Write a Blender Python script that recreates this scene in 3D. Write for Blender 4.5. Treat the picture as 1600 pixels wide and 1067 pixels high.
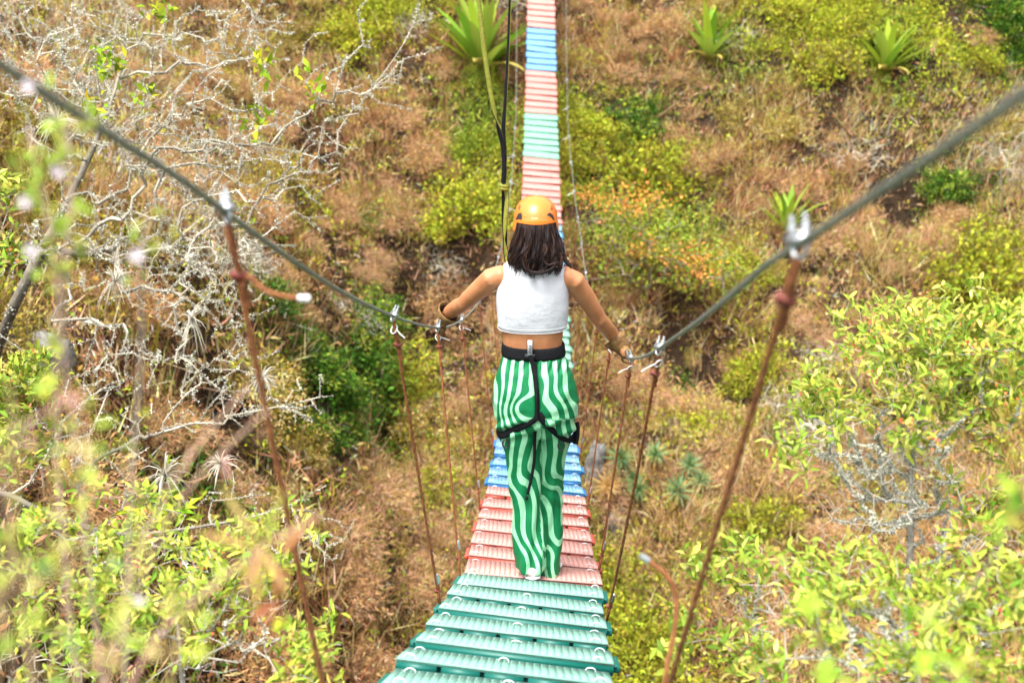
import bpy, math, random
import numpy as np
from mathutils import Vector, Matrix
for o in list(bpy.data.objects): bpy.data.objects.remove(o)
scene = bpy.context.scene
C = scene.collection
rng = np.random.default_rng(7)
random.seed(7)

# ------------------------------------------------------------------ camera, sky, sun, exposure
PITCH = math.radians(16)
cp, sp = math.cos(PITCH), math.sin(PITCH)
cam = bpy.data.cameras.new('camera'); camo = bpy.data.objects.new('camera', cam); C.objects.link(camo)
camo.location = (0, 0, 0); camo.rotation_euler = (math.radians(90) - PITCH, 0, 0)
cam.sensor_width = 36; cam.lens = 36; cam.clip_start = .05; cam.clip_end = 500
cam.dof.use_dof = True; cam.dof.focus_distance = 4.6; cam.dof.aperture_fstop = 2.4
scene.camera = camo

SUN_EL, SUN_AZ = math.radians(66), math.radians(215)      # azimuth measured from +Y, clockwise
w = bpy.data.worlds.new('World'); scene.world = w; w.use_nodes = True
nt = w.node_tree; bg = nt.nodes['Background']
sky = nt.nodes.new('ShaderNodeTexSky'); sky.sky_type = 'NISHITA'; sky.sun_disc = False
sky.sun_elevation = SUN_EL; sky.sun_rotation = SUN_AZ
sky.air_density = 1.0; sky.dust_density = 4.0; sky.ozone_density = 1.0
hs = nt.nodes.new('ShaderNodeHueSaturation'); hs.inputs['Saturation'].default_value = .22   # thin bright cloud
nt.links.new(sky.outputs[0], hs.inputs['Color']); nt.links.new(hs.outputs[0], bg.inputs['Color'])
bg.inputs['Strength'].default_value = .15
sl = bpy.data.lights.new('sun', 'SUN'); so = bpy.data.objects.new('sun', sl); C.objects.link(so)
sl.energy = 1.35; sl.angle = math.radians(22); sl.color = (1, .97, .92)
sd = Vector((math.sin(SUN_AZ) * math.cos(SUN_EL), math.cos(SUN_AZ) * math.cos(SUN_EL), math.sin(SUN_EL)))
so.rotation_euler = sd.to_track_quat('Z', 'Y').to_euler()
scene.view_settings.view_transform = 'Standard'; scene.view_settings.look = 'None'
scene.view_settings.gamma = 1; scene.view_settings.exposure = 1.7

scene.cycles.max_bounces = 4; scene.cycles.transparent_max_bounces = 4; scene.cycles.transmission_bounces = 2; scene.cycles.diffuse_bounces = 2; scene.cycles.glossy_bounces = 2

# ------------------------------------------------------------------ helpers
def V(*a): return np.array(a, float)
def ray(px, py):
    x = (px - 800) / 1600; y = (533.5 - py) / 1600
    return np.array((x, cp + y * sp, -sp + y * cp))
def at_z(px, py, z): return ray(px, py) * z
def at_Y(px, py, Y):
    r = ray(px, py); return r * (Y / r[1])
def proj(p):
    p = np.asarray(p, float); z = p[..., 1] * cp - p[..., 2] * sp; y = p[..., 1] * sp + p[..., 2] * cp
    return 800 + 1600 * p[..., 0] / z, 533.5 - 1600 * y / z, z
def nrm(a): return a / np.maximum(np.linalg.norm(a, axis=-1, keepdims=True), 1e-9)
def srgb(r, g, b):
    c = np.array((r, g, b), float) / 255
    return np.where(c <= .04045, c / 12.92, ((c + .055) / 1.055) ** 2.4)

class MB:
    """collects faces; builds ONE mesh"""
    def __init__(s): s.v = []; s.f = {3: [], 4: []}; s.c = {3: [], 4: []}; s.m = {3: [], 4: []}; s.n = 0
    def add(s, v, f, col=(1, 1, 1), mat=0):
        v = np.asarray(v, float).reshape(-1, 3); f = np.asarray(f, int); k = f.shape[1]
        col = np.asarray(col, float)
        if col.ndim == 1: col = np.tile(col, (len(f), 1))
        s.v.append(v); s.f[k].append(f + s.n); s.c[k].append(col); s.m[k].append(np.full(len(f), mat)); s.n += len(v)
        return s
    def mesh(s, name, smooth=False):
        me = bpy.data.meshes.new(name)
        v = np.concatenate(s.v); me.vertices.add(len(v)); me.vertices.foreach_set('co', v.ravel())
        idx, st, tot, col, mi = [], [], [], [], []; off = 0
        for k in (3, 4):
            if not s.f[k]: continue
            f = np.concatenate(s.f[k]); idx.append(f.ravel()); st.append(off + np.arange(len(f)) * k)
            tot.append(np.full(len(f), k)); off += f.size
            col.append(np.repeat(np.concatenate(s.c[k]), k, axis=0)); mi.append(np.concatenate(s.m[k]))
        idx = np.concatenate(idx); st = np.concatenate(st)
        me.loops.add(len(idx)); me.loops.foreach_set('vertex_index', idx.astype(np.int32))
        me.polygons.add(len(st)); me.polygons.foreach_set('loop_start', st.astype(np.int32))
        me.polygons.foreach_set('material_index', np.concatenate(mi).astype(np.int32))
        if smooth: me.polygons.foreach_set('use_smooth', np.ones(len(st), bool))
        me.update(calc_edges=True)
        a = me.color_attributes.new('Col', 'FLOAT_COLOR', 'CORNER')
        cc = np.concatenate(col); a.data.foreach_set('color', np.c_[cc, np.ones(len(cc))].astype(np.float32).ravel())
        return me
    # shapes
    def box(s, c, h, col=(1, 1, 1), R=None, mat=0):
        q = np.array([(x, y, z) for x in (-1, 1) for y in (-1, 1) for z in (-1, 1)], float) * np.asarray(h)
        if R is not None: q = q @ np.asarray(R).T
        return s.add(q + np.asarray(c), [(0, 1, 3, 2), (4, 6, 7, 5), (0, 4, 5, 1), (2, 3, 7, 6), (0, 2, 6, 4), (1, 5, 7, 3)], col, mat)
    def tube(s, path, r, sides=8, col=(1, 1, 1), cap=True, mat=0, flat=None):
        path = np.asarray(path, float); n = len(path); r = np.broadcast_to(np.asarray(r, float), (n,))
        t = nrm(np.gradient(path, axis=0)); ref = V(0, 0, 1) if abs(t[:, 2]).mean() < .8 else V(0, 1, 0)
        a = nrm(np.cross(t, ref)); b = np.cross(a, t)
        an = np.linspace(0, 2 * math.pi, sides, endpoint=False)
        ka, kb = (1, 1) if flat is None else flat
        ring = path[:, None] + r[:, None, None] * (ka * np.cos(an)[None, :, None] * a[:, None] + kb * np.sin(an)[None, :, None] * b[:, None])
        i = np.arange(n - 1)[:, None] * sides; j = np.arange(sides); k = (j + 1) % sides
        f = np.stack([i + j, i + k, i + k + sides, i + j + sides], -1).reshape(-1, 4)
        vv = ring.reshape(-1, 3); s.add(vv, f, col, mat)
        if cap:
            for e, o in ((0, 1), ((n - 1) * sides, -1)):
                ctr = path[0] if e == 0 else path[-1]
                ff = np.stack([np.full(sides, sides), j, k][::o] if o == 1 else [np.full(sides, sides), k, j], -1)
                s.add(np.r_[vv[e:e + sides], ctr[None]], ff, col, mat)
        return s
    def rope(s, path, r, pitch=.05, lobes=3, step=.006, sides=12, depth=.16):
        """laid rope: strands twist round the axis"""
        path = np.asarray(path, float); q = np.r_[0, np.cumsum(np.linalg.norm(np.diff(path, axis=0), axis=1))]; n = max(4, int(q[-1] / step)); tt = np.linspace(0, q[-1], n)
        p = np.stack([np.interp(tt, q, path[:, i]) for i in range(3)], 1)
        for _ in range(6): p[1:-1] = (p[:-2] + 2 * p[1:-1] + p[2:]) / 4
        t = nrm(np.gradient(p, axis=0)); ref = V(0, 0, 1) if abs(t[:, 2]).mean() < .8 else V(0, 1, 0); a = nrm(np.cross(t, ref)); b = np.cross(a, t)
        an = np.linspace(0, 2 * math.pi, sides, endpoint=False)[None]; rr = r * (1 + depth * np.cos(lobes * (an - tt[:, None] * 2 * math.pi / (pitch * lobes) )))
        return s.loft(p[:, None] + rr[..., None] * (np.cos(an)[..., None] * a[:, None] + np.sin(an)[..., None] * b[:, None]))
    def loft(s, rings, col=(1, 1, 1), cap=(True, True), mat=0):
        """rings: (k, n, 3)"""
        rings = np.asarray(rings, float); n, m = rings.shape[:2]
        i = np.arange(n - 1)[:, None] * m; j = np.arange(m); k = (j + 1) % m
        f = np.stack([i + j, i + k, i + k + m, i + j + m], -1).reshape(-1, 4)
        s.add(rings.reshape(-1, 3), f, col, mat)
        for e, do in ((0, cap[0]), (n - 1, cap[1])):
            if do: s.add(np.r_[rings[e], rings[e].mean(0)[None]], np.stack([np.full(m, m), j, k], -1), col, mat)
        return s
    def leaves(s, p, d, up, L, W, col, shape='quad', droop=.15, mat=0):
        """bulk leaves: p base (n,3), d direction, up approximate normal"""
        n = len(p); L = np.broadcast_to(L, (n,))[:, None]; W = np.broadcast_to(W, (n,))[:, None]
        d = nrm(d); sd_ = nrm(np.cross(d, up)); nn = np.cross(sd_, d)
        col = np.broadcast_to(np.asarray(col, float), (n, 3))
        if shape == 'tri':
            v = np.stack([p - sd_ * W / 2, p + sd_ * W / 2, p + d * L], 1)
            return s.add(v, np.arange(n * 3).reshape(-1, 3), col, mat)
        if shape == 'quad':
            mid = p + d * L * .5
            v = np.stack([p, mid + sd_ * W / 2 + nn * W * .2, p + d * L - nn * L * droop, mid - sd_ * W / 2 + nn * W * .2], 1)
            return s.add(v, np.arange(n * 4).reshape(-1, 4), col, mat)
        # near leaf: spine of 4 points, two edge points a side
        b0 = p; m1 = p + d * L * .35 + nn * L * .03; m2 = p + d * L * .7 - nn * L * droop * .3; tp = p + d * L - nn * L * droop
        e = nn * W * .22
        v = np.stack([b0, m1, m2, tp, m1 + sd_ * W / 2 + e, m2 + sd_ * W * .42 + e, m1 - sd_ * W / 2 + e, m2 - sd_ * W * .42 + e], 1)
        o = np.arange(n)[:, None] * 8
        tri = np.concatenate([o + t for t in ((0, 4, 1), (5, 3, 2), (0, 1, 6), (2, 3, 7))]); qd = np.concatenate([o + t for t in ((1, 4, 5, 2), (6, 1, 2, 7))])
        s.v.append(v.reshape(-1, 3)); s.f[3].append(tri + s.n); s.f[4].append(qd + s.n)
        s.c[3].append(np.tile(col, (4, 1))); s.c[4].append(np.tile(col, (2, 1)))
        s.m[3].append(np.full(len(tri), mat)); s.m[4].append(np.full(len(qd), mat)); s.n += n * 8
        return s

STUFF = {'foliage', 'seed_heads', 'lichen', 'twigs', 'leaves', 'blossom', 'crown', 'branches'}
def link(name, me, mats=None, parent=None, M=None):
    o = bpy.data.objects.new(name, me); C.objects.link(o)
    if mats:
        for m in (mats if isinstance(mats, (list, tuple)) else [mats]): me.materials.append(m) if len(me.materials) < len(mats if isinstance(mats, (list, tuple)) else [mats]) else None
    if parent is not None:
        o.parent = parent
        if parent.type == 'EMPTY' and M is None: o.matrix_parent_inverse = Matrix.Translation(-Vector(parent.location))
        elif parent.type == 'EMPTY': o.matrix_parent_inverse = Matrix.Translation(-Vector(parent.location))
    if M is not None: o.matrix_basis = M
    if name in STUFF: o['kind'] = 'stuff'
    return o
def local(name, me, mats, parent):                 # mesh already in the parent's own coordinates
    o = bpy.data.objects.new(name, me); C.objects.link(o)
    if not me.materials:
        for m in (mats if isinstance(mats, (list, tuple)) else [mats]): me.materials.append(m)
    o.parent = parent
    if name in STUFF: o['kind'] = 'stuff'
    return o
def tag(o, label=None, cat=None, group=None, kind=None):
    if label: o['label'] = label
    if cat: o['category'] = cat
    if group: o['group'] = group
    if kind: o['kind'] = kind
    return o
def empty(name, loc=(0, 0, 0)):
    o = bpy.data.objects.new(name, None); C.objects.link(o); o.location = Vector(loc); o.empty_display_size = .1; return o
def copy_tree(o, parent=None):
    c = o.copy(); C.objects.link(c); c.parent = parent
    if parent is not None: c.matrix_parent_inverse = o.matrix_parent_inverse.copy()
    for ch in list(o.children): copy_tree(ch, c)
    return c

# value noise
_tab = np.random.default_rng(3).random((256, 256))
def vnoise(x, y):
    xi = np.floor(x).astype(int); yi = np.floor(y).astype(int); fx = x - xi; fy = y - yi
    fx = fx * fx * (3 - 2 * fx); fy = fy * fy * (3 - 2 * fy)
    g = lambda a, b: _tab[a & 255, b & 255]
    return (g(xi, yi) * (1 - fx) + g(xi + 1, yi) * fx) * (1 - fy) + (g(xi, yi + 1) * (1 - fx) + g(xi + 1, yi + 1) * fx) * fy
def fbm(x, y, o=4):
    r = 0; a = .5
    for k in range(o): r = r + a * (vnoise(x + 17.3 * k, y - 9.1 * k) - .5); x = x * 2.03; y = y * 2.03; a *= .5
    return r

# ------------------------------------------------------------------ materials
def mat(name, base=(.5, .5, .5), rough=.6, metal=0, spec=.5, attr=False, noise=None, bump=None, trans=0, vary=0, coat=0):
    m = bpy.data.materials.new(name); m.use_nodes = True; t = m.node_tree; n = t.nodes; bs = n['Principled BSDF']
    bs.inputs['Roughness'].default_value = rough; bs.inputs['Metallic'].default_value = metal
    bs.inputs['Specular IOR Level'].default_value = spec; bs.inputs['Base Color'].default_value = (*base, 1)
    if coat: bs.inputs['Coat Weight'].default_value = coat
    out = None
    if attr:
        at = n.new('ShaderNodeAttribute'); at.attribute_name = 'Col'; out = at.outputs['Color']
    if noise:                                        # (scale, colour b, low, high)
        tc = n.new('ShaderNodeTexCoord'); nz = n.new('ShaderNodeTexNoise'); nz.inputs['Scale'].default_value = noise[0]
        nz.inputs['Detail'].default_value = 6; t.links.new(tc.outputs['Object'], nz.inputs['Vector'])
        rp = n.new('ShaderNodeValToRGB'); rp.color_ramp.elements[0].position = noise[2]; rp.color_ramp.elements[1].position = noise[3]
        t.links.new(nz.outputs['Fac'], rp.inputs['Fac'])
        mx = n.new('ShaderNodeMix'); mx.data_type = 'RGBA'; t.links.new(rp.outputs['Color'], mx.inputs['Factor'])
        mx.inputs['A'].default_value = (*base, 1); mx.inputs['B'].default_value = (*noise[1], 1)
        if out is not None: t.links.new(out, mx.inputs['A'])
        out = mx.outputs['Result']
    if vary:
        oi = n.new('ShaderNodeObjectInfo'); mr = n.new('ShaderNodeMapRange'); h = n.new('ShaderNodeHueSaturation')
        mr.inputs['To Min'].default_value = 1 - vary; mr.inputs['To Max'].default_value = 1 + vary
        t.links.new(oi.outputs['Random'], mr.inputs['Value']); t.links.new(mr.outputs[0], h.inputs['Value'])
        if out is None: h.inputs['Color'].default_value = (*base, 1)
        else: t.links.new(out, h.inputs['Color'])
        out = h.outputs['Color']
    if out is not None: t.links.new(out, bs.inputs['Base Color'])
    if bump:
        tc = n.new('ShaderNodeTexCoord'); nz = n.new('ShaderNodeTexNoise'); nz.inputs['Scale'].default_value = bump[0]; nz.inputs['Detail'].default_value = 8
        bp = n.new('ShaderNodeBump'); bp.inputs['Strength'].default_value = bump[1]; bp.inputs['Distance'].default_value = bump[2]
        t.links.new(tc.outputs['Object'], nz.inputs['Vector']); t.links.new(nz.outputs['Fac'], bp.inputs['Height']); t.links.new(bp.outputs[0], bs.inputs['Normal'])
    if trans:
        tr = n.new('ShaderNodeBsdfTranslucent'); ms = n.new('ShaderNodeMixShader'); ms.inputs[0].default_value = trans
        if out is not None: t.links.new(out, tr.inputs['Color'])
        else: tr.inputs['Color'].default_value = (*base, 1)
        t.links.new(bs.outputs[0], ms.inputs[1]); t.links.new(tr.outputs[0], ms.inputs[2]); t.links.new(ms.outputs[0], n['Material Output'].inputs['Surface'])
    return m
M = dict(
    leaf=mat('leaf', attr=True, rough=.62, spec=.14, trans=.25, vary=.16),
    dry=mat('dry_stalks', attr=True, rough=.8, spec=.15, trans=.2, vary=.1),
    bark=mat('bark', attr=True, rough=.9, spec=.1, bump=(60, .5, .01)),
    soil=mat('soil', (.07, .042, .025), .95, spec=.1, noise=(1.6, (.025, .018, .011), .35, .65), bump=(9, .8, .12)),
    rock=mat('rock', (.30, .29, .27), .9, spec=.2, noise=(5, (.13, .12, .11), .4, .62), bump=(14, .9, .05)),
    steel=mat('galvanised_steel', (.55, .57, .58), .38, .75, noise=(180, (.36, .38, .38), .4, .6)),
    wire=mat('steel_wire', (.25, .26, .22), .55, .3, noise=(90, (.16, .17, .135), .4, .6), bump=(400, .5, .002)),
    rustrope=mat('rusty_rope', (.29, .11, .043), .85, 0, spec=.2, noise=(70, (.15, .052, .022), .4, .65), bump=(300, .6, .003)),
    redclip=mat('red_oxide_clip', (.24, .05, .028), .65, noise=(120, (.13, .03, .02), .4, .6)),
    white=mat('white_plastic', (.78, .79, .80), .45),
)
# ------------------------------------------------------------------ terrain
def smax(a, b, k): return .5 * (a + b + np.sqrt((a - b) ** 2 + k * k))
PITS = []
def height(x, y):
    x = np.asarray(x, float); y = np.asarray(y, float)
    wob = 3.0 * fbm(x * .11 + 5, y * .11)
    F = np.interp(y + wob * .9 - .04 * x, [-30, 10, 14, 20, 24, 27, 29, 34, 45, 70, 110], [-10, -9.8, -9.0, -6.6, -3.2, .2, 2.6, 8.2, 16, 24, 30])
    L = np.interp(-x + wob * .35, [-5, 0, 1.6, 2.6, 4.6, 9, 20, 45], [-16, -12, -9.2, -6.4, -2.9, .8, 7, 14]) + np.interp(y, [-5, 2, 5.5, 14, 30], [-6, -5.5, -.9, 0, 0])
    N = np.interp(y + wob * .12, [-60, -8, -5, -2, -1.2, 0, 1.5, 4, 8, 20], [8, 3.0, 1.2, -.35, -.5, -2.3, -3.8, -6.0, -13, -30])
    Ns = np.interp(y + wob * .12, [-60, -8, -5, -2, -1.2, 0, .7, 1.5, 3, 4.5, 6, 8, 20], [8, 3.0, 1.2, -.35, -.5, -.75, -1.15, -1.8, -2.75, -4.4, -7.5, -13, -30])
    sw = np.clip((np.abs(x + .1) - .45) / .6, 0, 1); N = N * (1 - sw) + Ns * sw
    R = np.interp(x, [0, 5, 14, 30, 60], [-13, -11, -5.5, 4, 15])
    h = smax(smax(smax(F, L, 1.2), N, .5), R, 1.5)
    far = np.clip((np.hypot(x, y) - 4) / 5, .08, 1)
    for (cx_, cy_, rp_, dp_) in PITS: h = h - dp_ * np.exp(-(((x - cx_) ** 2 + (y - cy_) ** 2) / rp_ ** 2) ** 2)
    return h + far * (1.7 * fbm(x * .22, y * .22, 4) + .9 * fbm(x * .75 + 31, y * .75, 3))
def ground(px, py, z0=2.0, z1=80):
    r = ray(px, py); t = np.linspace(z0, z1, 1600); q = r[None] * t[:, None]
    below = q[:, 2] < height(q[:, 0], q[:, 1])
    i = int(np.argmax(below)) if below.any() else len(t) - 1
    p = q[i].copy(); return p, t[i]
def gnormal(p, e=.4):
    hx = (height(p[0] + e, p[1]) - height(p[0] - e, p[1])) / (2 * e); hy = (height(p[0], p[1] + e) - height(p[0], p[1] - e)) / (2 * e)
    return nrm(V(-hx, -hy, 1))
_p = []
for (px_, py_, rp_, dp_) in ((700, 435, 1.0, 1.5), (660, 445, .7, 1.1), (1090, 580, .9, 1.4), (1150, 605, .7, 1.1), (560, 615, .8, 1.3), (500, 655, .6, .9), (1400, 300, .7, 1.0), (640, 770, .6, .9), (340, 640, .7, 1.0), (970, 800, .5, .8), (1250, 400, .5, .9), (500, 250, .6, .8), (1060, 480, .6, .8), (730, 370, .5, .7)):
    q_, _z = ground(px_, py_, 5); _p.append((q_[0], q_[1], rp_ * 1.05, dp_ * 1.7))
PITS += _p
gx = np.concatenate([np.arange(-60, -14, 1.5), np.arange(-14, 20, .3), np.arange(20, 70, 1.5)])
gy = np.concatenate([np.arange(-40, -4, 1.2), np.arange(-4, 36, .3), np.arange(36, 110, 1.5)])
GX, GY = np.meshgrid(gx, gy); GZ = height(GX, GY)
nx, ny = len(gx), len(gy)
i = (np.arange(ny - 1)[:, None] * nx + np.arange(nx - 1)).ravel()
ter = MB().add(np.stack([GX, GY, GZ], -1).reshape(-1, 3), np.stack([i, i + 1, i + nx + 1, i + nx], -1))
tag(link('hillside_terrain', ter.mesh('hillside_terrain', True), M['soil']), kind='structure')

# ------------------------------------------------------------------ where the plant cover is which colour (patches that grow on the slope)
YG = srgb(166, 172, 50); LG = srgb(138, 158, 56); DG = srgb(66, 104, 28); BR = srgb(168, 118, 78); PK = srgb(204, 156, 120); TN = srgb(214, 182, 120); GY_ = srgb(186, 180, 160); OLV = srgb(150, 134, 52); DK = srgb(88, 54, 34)
patches = [  # pixel x, y, radius in pixels, colour
    (560, 250, 150, BR), (500, 120, 110, TN), (620, 420, 120, PK), (470, 430, 110, BR), (590, 330, 70, OLV), (440, 330, 70, OLV), (560, 40, 80, YG), (660, 90, 60, BR), (480, 20, 70, OLV),
    (740, 300, 80, YG), (745, 190, 70, LG), (690, 250, 50, OLV), (700, 420, 60, DK), (650, 180, 50, BR), (640, 520, 70, PK), (560, 590, 90, DG), (640, 590, 60, YG), (500, 640, 80, DG),
    (600, 700, 80, PK), (680, 740, 70, OLV), (620, 660, 60, OLV), (640, 860, 110, PK), (560, 900, 90, BR), (700, 640, 60, BR), (480, 820, 90, PK), (500, 1000, 110, BR), (620, 980, 80, OLV), (420, 700, 90, OLV),
    (960, 60, 110, BR), (1060, 30, 80, OLV), (1000, 190, 60, DG), (920, 190, 60, YG), (1050, 140, 80, PK), (1010, 260, 80, YG), (930, 280, 50, YG), (1130, 130, 60, LG), (1180, 200, 90, TN), (1150, 260, 90, BR),
    (1270, 60, 110, YG), (1400, 110, 80, LG), (1300, 150, 90, TN), (1340, 220, 80, GY_), (1470, 60, 80, YG), (1570, 40, 70, DG), (1540, 210, 90, GY_), (1450, 240, 80, TN), (1250, 290, 90, BR), (1180, 350, 90, BR),
    (1330, 340, 90, PK), (1400, 300, 70, DK), (1480, 280, 60, DG), (1450, 370, 80, TN), (1550, 330, 80, TN), (1540, 420, 100, YG), (1330, 430, 110, TN), (1400, 440, 70, BR), (1240, 480, 100, PK), (1150, 470, 70, OLV),
    (1010, 340, 100, LG), (1060, 440, 80, OLV), (960, 430, 70, BR), (980, 520, 60, TN), (1080, 560, 80, DK), (1130, 600, 70, DK), (1180, 550, 70, YG), (1110, 670, 70, OLV), (1040, 650, 80, PK), (1000, 720, 60, OLV),
    (1180, 780, 90, TN), (1120, 730, 50, OLV), (1060, 860, 100, TN), (1010, 980, 80, YG), (1090, 960, 80, PK), (1240, 640, 80, GY_), (960, 640, 50, BR), (330, 480, 100, OLV), (300, 620, 110, DK), (200, 700, 100, DK), (370, 600, 80, GY_), (330, 770, 70, DG), (250, 300, 150, GY_), (80, 300, 120, OLV), (120, 60, 120, GY_), (330, 90, 100, TN), (420, 220, 70, TN), (30, 160, 90, DK), (600, 130, 70, TN), (520, 520, 60, TN), (690, 560, 50, TN), (1090, 230, 60, OLV), (1220, 130, 60, OLV), (1390, 390, 60, OLV), (1290, 250, 50, TN), (900, 110, 50, TN), (1120, 420, 60, YG), (620, 230, 50, YG), (500, 350, 45, YG), (660, 330, 45, OLV), (980, 110, 50, OLV), (1440, 160, 60, YG), (1500, 130, 60, TN),
]
pc, pr, pcol = [], [], []
for (x, y, r, c) in patches:
    g, z = ground(x, y, 5); pc.append(g); pr.append(r / 1600 * z); pcol.append(c)
pc = np.array(pc); pr = np.array(pr); pcol = np.array(pcol)
def cover(p):
    """patch colour and patch type at points p (n,3)"""
    q = p + rng.normal(0, .55, p.shape) + np.c_[fbm(p[:, 0] * .9, p[:, 1] * .9), fbm(p[:, 0] * .9 + 50, p[:, 1] * .9), np.zeros(len(p))] * 1.6
    best = np.full(len(p), 1e9); idx = np.zeros(len(p), int)
    for k in range(len(pc)):
        d = np.linalg.norm(q - pc[k], axis=1) / pr[k]; m = d < best; best[m] = d[m]; idx[m] = k
    return pcol[idx], idx
def jitter(col, n, v=.22, h=.10):
    k = np.exp(rng.normal(0, v, (n, 1))); return np.clip(col * k * np.exp(rng.normal(0, h, (n, 3))), .004, .85)

def scatter(n, xr, yr):
    x = rng.uniform(*xr, n); y = rng.uniform(*yr, n); z = height(x, y); p = np.c_[x, y, z]
    px, py, zc = proj(p); keep = (zc > 4.5) & (px > -650) & (px < 2250) & (py > -200) & (py < 1300)
    return p[keep]
isgreen = lambda c: (c[:, 1] > c[:, 0] * .93)
# dry grass and herbs: uncountable cover
tuft = scatter(140000, (-19, 22), (4.5, 36))
for (cx_, cy_, rp_, dp_) in PITS: tuft = tuft[np.hypot(tuft[:, 0] - cx_, tuft[:, 1] - cy_) > rp_ * .75]
tc_, ti = cover(tuft); tc_ = tc_.copy(); rr_ = rng.random(len(tuft)) + .5 * fbm(tuft[:, 0] * 1.7, tuft[:, 1] * 1.7); dm = ~isgreen(tc_)
tc_[dm & (rr_ < .22)] = TN; tc_[dm & (rr_ > .90)] = OLV; tc_[dm & (rr_ > .80) & (rr_ <= .90)] = DK; tc_[dm & (rr_ > .50) & (rr_ <= .80)] = PK
gm = isgreen(tc_)
zc_t = proj(tuft)[2]
# the cover stands in clumps with bare gaps between
clump = fbm(tuft[:, 0] * 1.15 + 9, tuft[:, 1] * 1.15, 3) + .5 * fbm(tuft[:, 0] * 3.4, tuft[:, 1] * 3.4 + 7, 2)
have = clump > -.21 + rng.normal(0, .05, len(tuft)); tuft, tc_, gm, clump = tuft[have], tc_[have], gm[have], clump[have]
# a: fine blades
nb = 10
base = np.repeat(tuft, nb, 0) + rng.normal(0, .10, (len(tuft) * nb, 3)) * (1, 1, .15)
ts = np.repeat(np.exp(rng.normal(0, .25, len(tuft))) * np.clip(.75 + 2.6 * clump, .55, 1.9), nb)
cc = np.repeat(tc_, nb, 0); cg = np.repeat(gm, nb)
thin = rng.random(len(base)) < np.where(cg, .45, 1.0)
base, cc, ts = base[thin], cc[thin], ts[thin]
d = nrm(rng.normal(0, .55, (len(base), 3)) + (0, -.25, 1.0))
mb = MB().leaves(base - (0, 0, .03), d, nrm(rng.normal(0, 1, base.shape)), ts * rng.uniform(.16, .46, len(base)), rng.uniform(.012, .034, len(base)), jitter(cc, len(base), .48, .08), 'tri')
tag(link('dry_grass', mb.mesh('dry_grass'), M['dry']), 'dry brown and straw coloured grass covering the far hillside', 'grass', kind='stuff')
# litter: fallen leaves and stalks lying between the tufts
lp = scatter(178000, (-19, 22), (4.5, 36)); n_ = len(lp); lc = np.array([BR, PK, DK, TN, DK * 1.3, OLV, GY_ * .8])[rng.integers(0, 7, n_)]
mb = MB().leaves(lp + (0, 0, .02), nrm(rng.normal(0, 1, (n_, 3)) * (1, 1, .45) + (0, -.3, .25)), nrm(rng.normal(0, .5, (n_, 3)) + (0, -.6, .8)), rng.uniform(.08, .26, n_), rng.uniform(.015, .05, n_), jitter(lc, n_, .3, .08), 'quad')
tag(link('leaf_litter', mb.mesh('leaf_litter'), M['dry']), 'brown leaf litter and fallen stalks lying on the slope', 'leaf litter', kind='stuff')
# b: small leafy herbs
sel = gm | (rng.random(len(tuft)) < .15); gp = tuft[sel]; gc = tc_[sel]
gc = np.where(isgreen(gc)[:, None], gc, np.array([OLV, YG, LG, OLV])[rng.integers(0, 4, len(gc))])
nb = 9
base = np.repeat(gp, nb, 0) + rng.normal(0, .13, (len(gp) * nb, 3)) * (1, 1, .3) + (0, 0, .14) + np.repeat(np.clip(clump[sel], 0, .5), nb)[:, None] * (0, 0, .55)
d = nrm(rng.normal(0, 1, base.shape) + (0, -.1, .35))
mb = MB().leaves(base, d, nrm(rng.normal(0, .6, base.shape) + (0, -.3, 1)), rng.uniform(.05, .13, len(base)), rng.uniform(.024, .05, len(base)), jitter(np.repeat(gc * np.exp(rng.normal(0, .25, (len(gc), 1))), nb, 0), len(base), .35), 'quad')
tag(link('ground_herbs', mb.mesh('ground_herbs'), M['leaf']), 'low yellow-green leafy herbs growing between the dry grass', 'ground cover', kind='stuff')
# ------------------------------------------------------------------ plants: growing a skeleton towards targets
def grow(trunk, targets, step=.12, jit=.25, tip=.0025, bias=.35, power=2.3, sag=0):
    """trunk: (k,3) path; targets (n,3). Returns nodes, parents, radii, tip node ids."""
    pts = [np.array(q) for q in trunk]; par = [-1] + list(range(len(trunk) - 1)); root = np.array(trunk[0]); tips = []
    dist = [0.]
    for k in range(1, len(pts)): dist.append(dist[-1] + np.linalg.norm(pts[k] - pts[k - 1]))
    order = np.argsort(np.linalg.norm(targets - np.mean(trunk, 0), axis=1))
    for k in order:
        t = targets[k]; A = np.array(pts); dd = np.linalg.norm(A - t, axis=1) + bias * np.array(dist) * .5
        j = int(np.argmin(dd)); a = pts[j]; L = np.linalg.norm(t - a); n = max(1, int(L / step)); off = rng.normal(0, 1, 3)
        prev = j
        for q in range(1, n + 1):
            f = q / n; b = a + (t - a) * f + math.sin(math.pi * f) * off * L * .10 + rng.normal(0, jit, 3) * step * (.5 if q < n else 0) - V(0, 0, sag * math.sin(math.pi * f) * L)
            pts.append(b); par.append(prev); dist.append(dist[prev] + np.linalg.norm(b - pts[prev])); prev = len(pts) - 1
        tips.append(prev)
    pts = np.array(pts); par = np.array(par); acc = np.zeros(len(pts)); has = np.zeros(len(pts), bool)
    for k in range(len(pts) - 1, -1, -1):
        if not has[k]: acc[k] = tip ** power
        if par[k] >= 0: acc[par[k]] += acc[k]; has[par[k]] = True
    return pts, par, acc ** (1 / power), np.array(tips)
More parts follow.
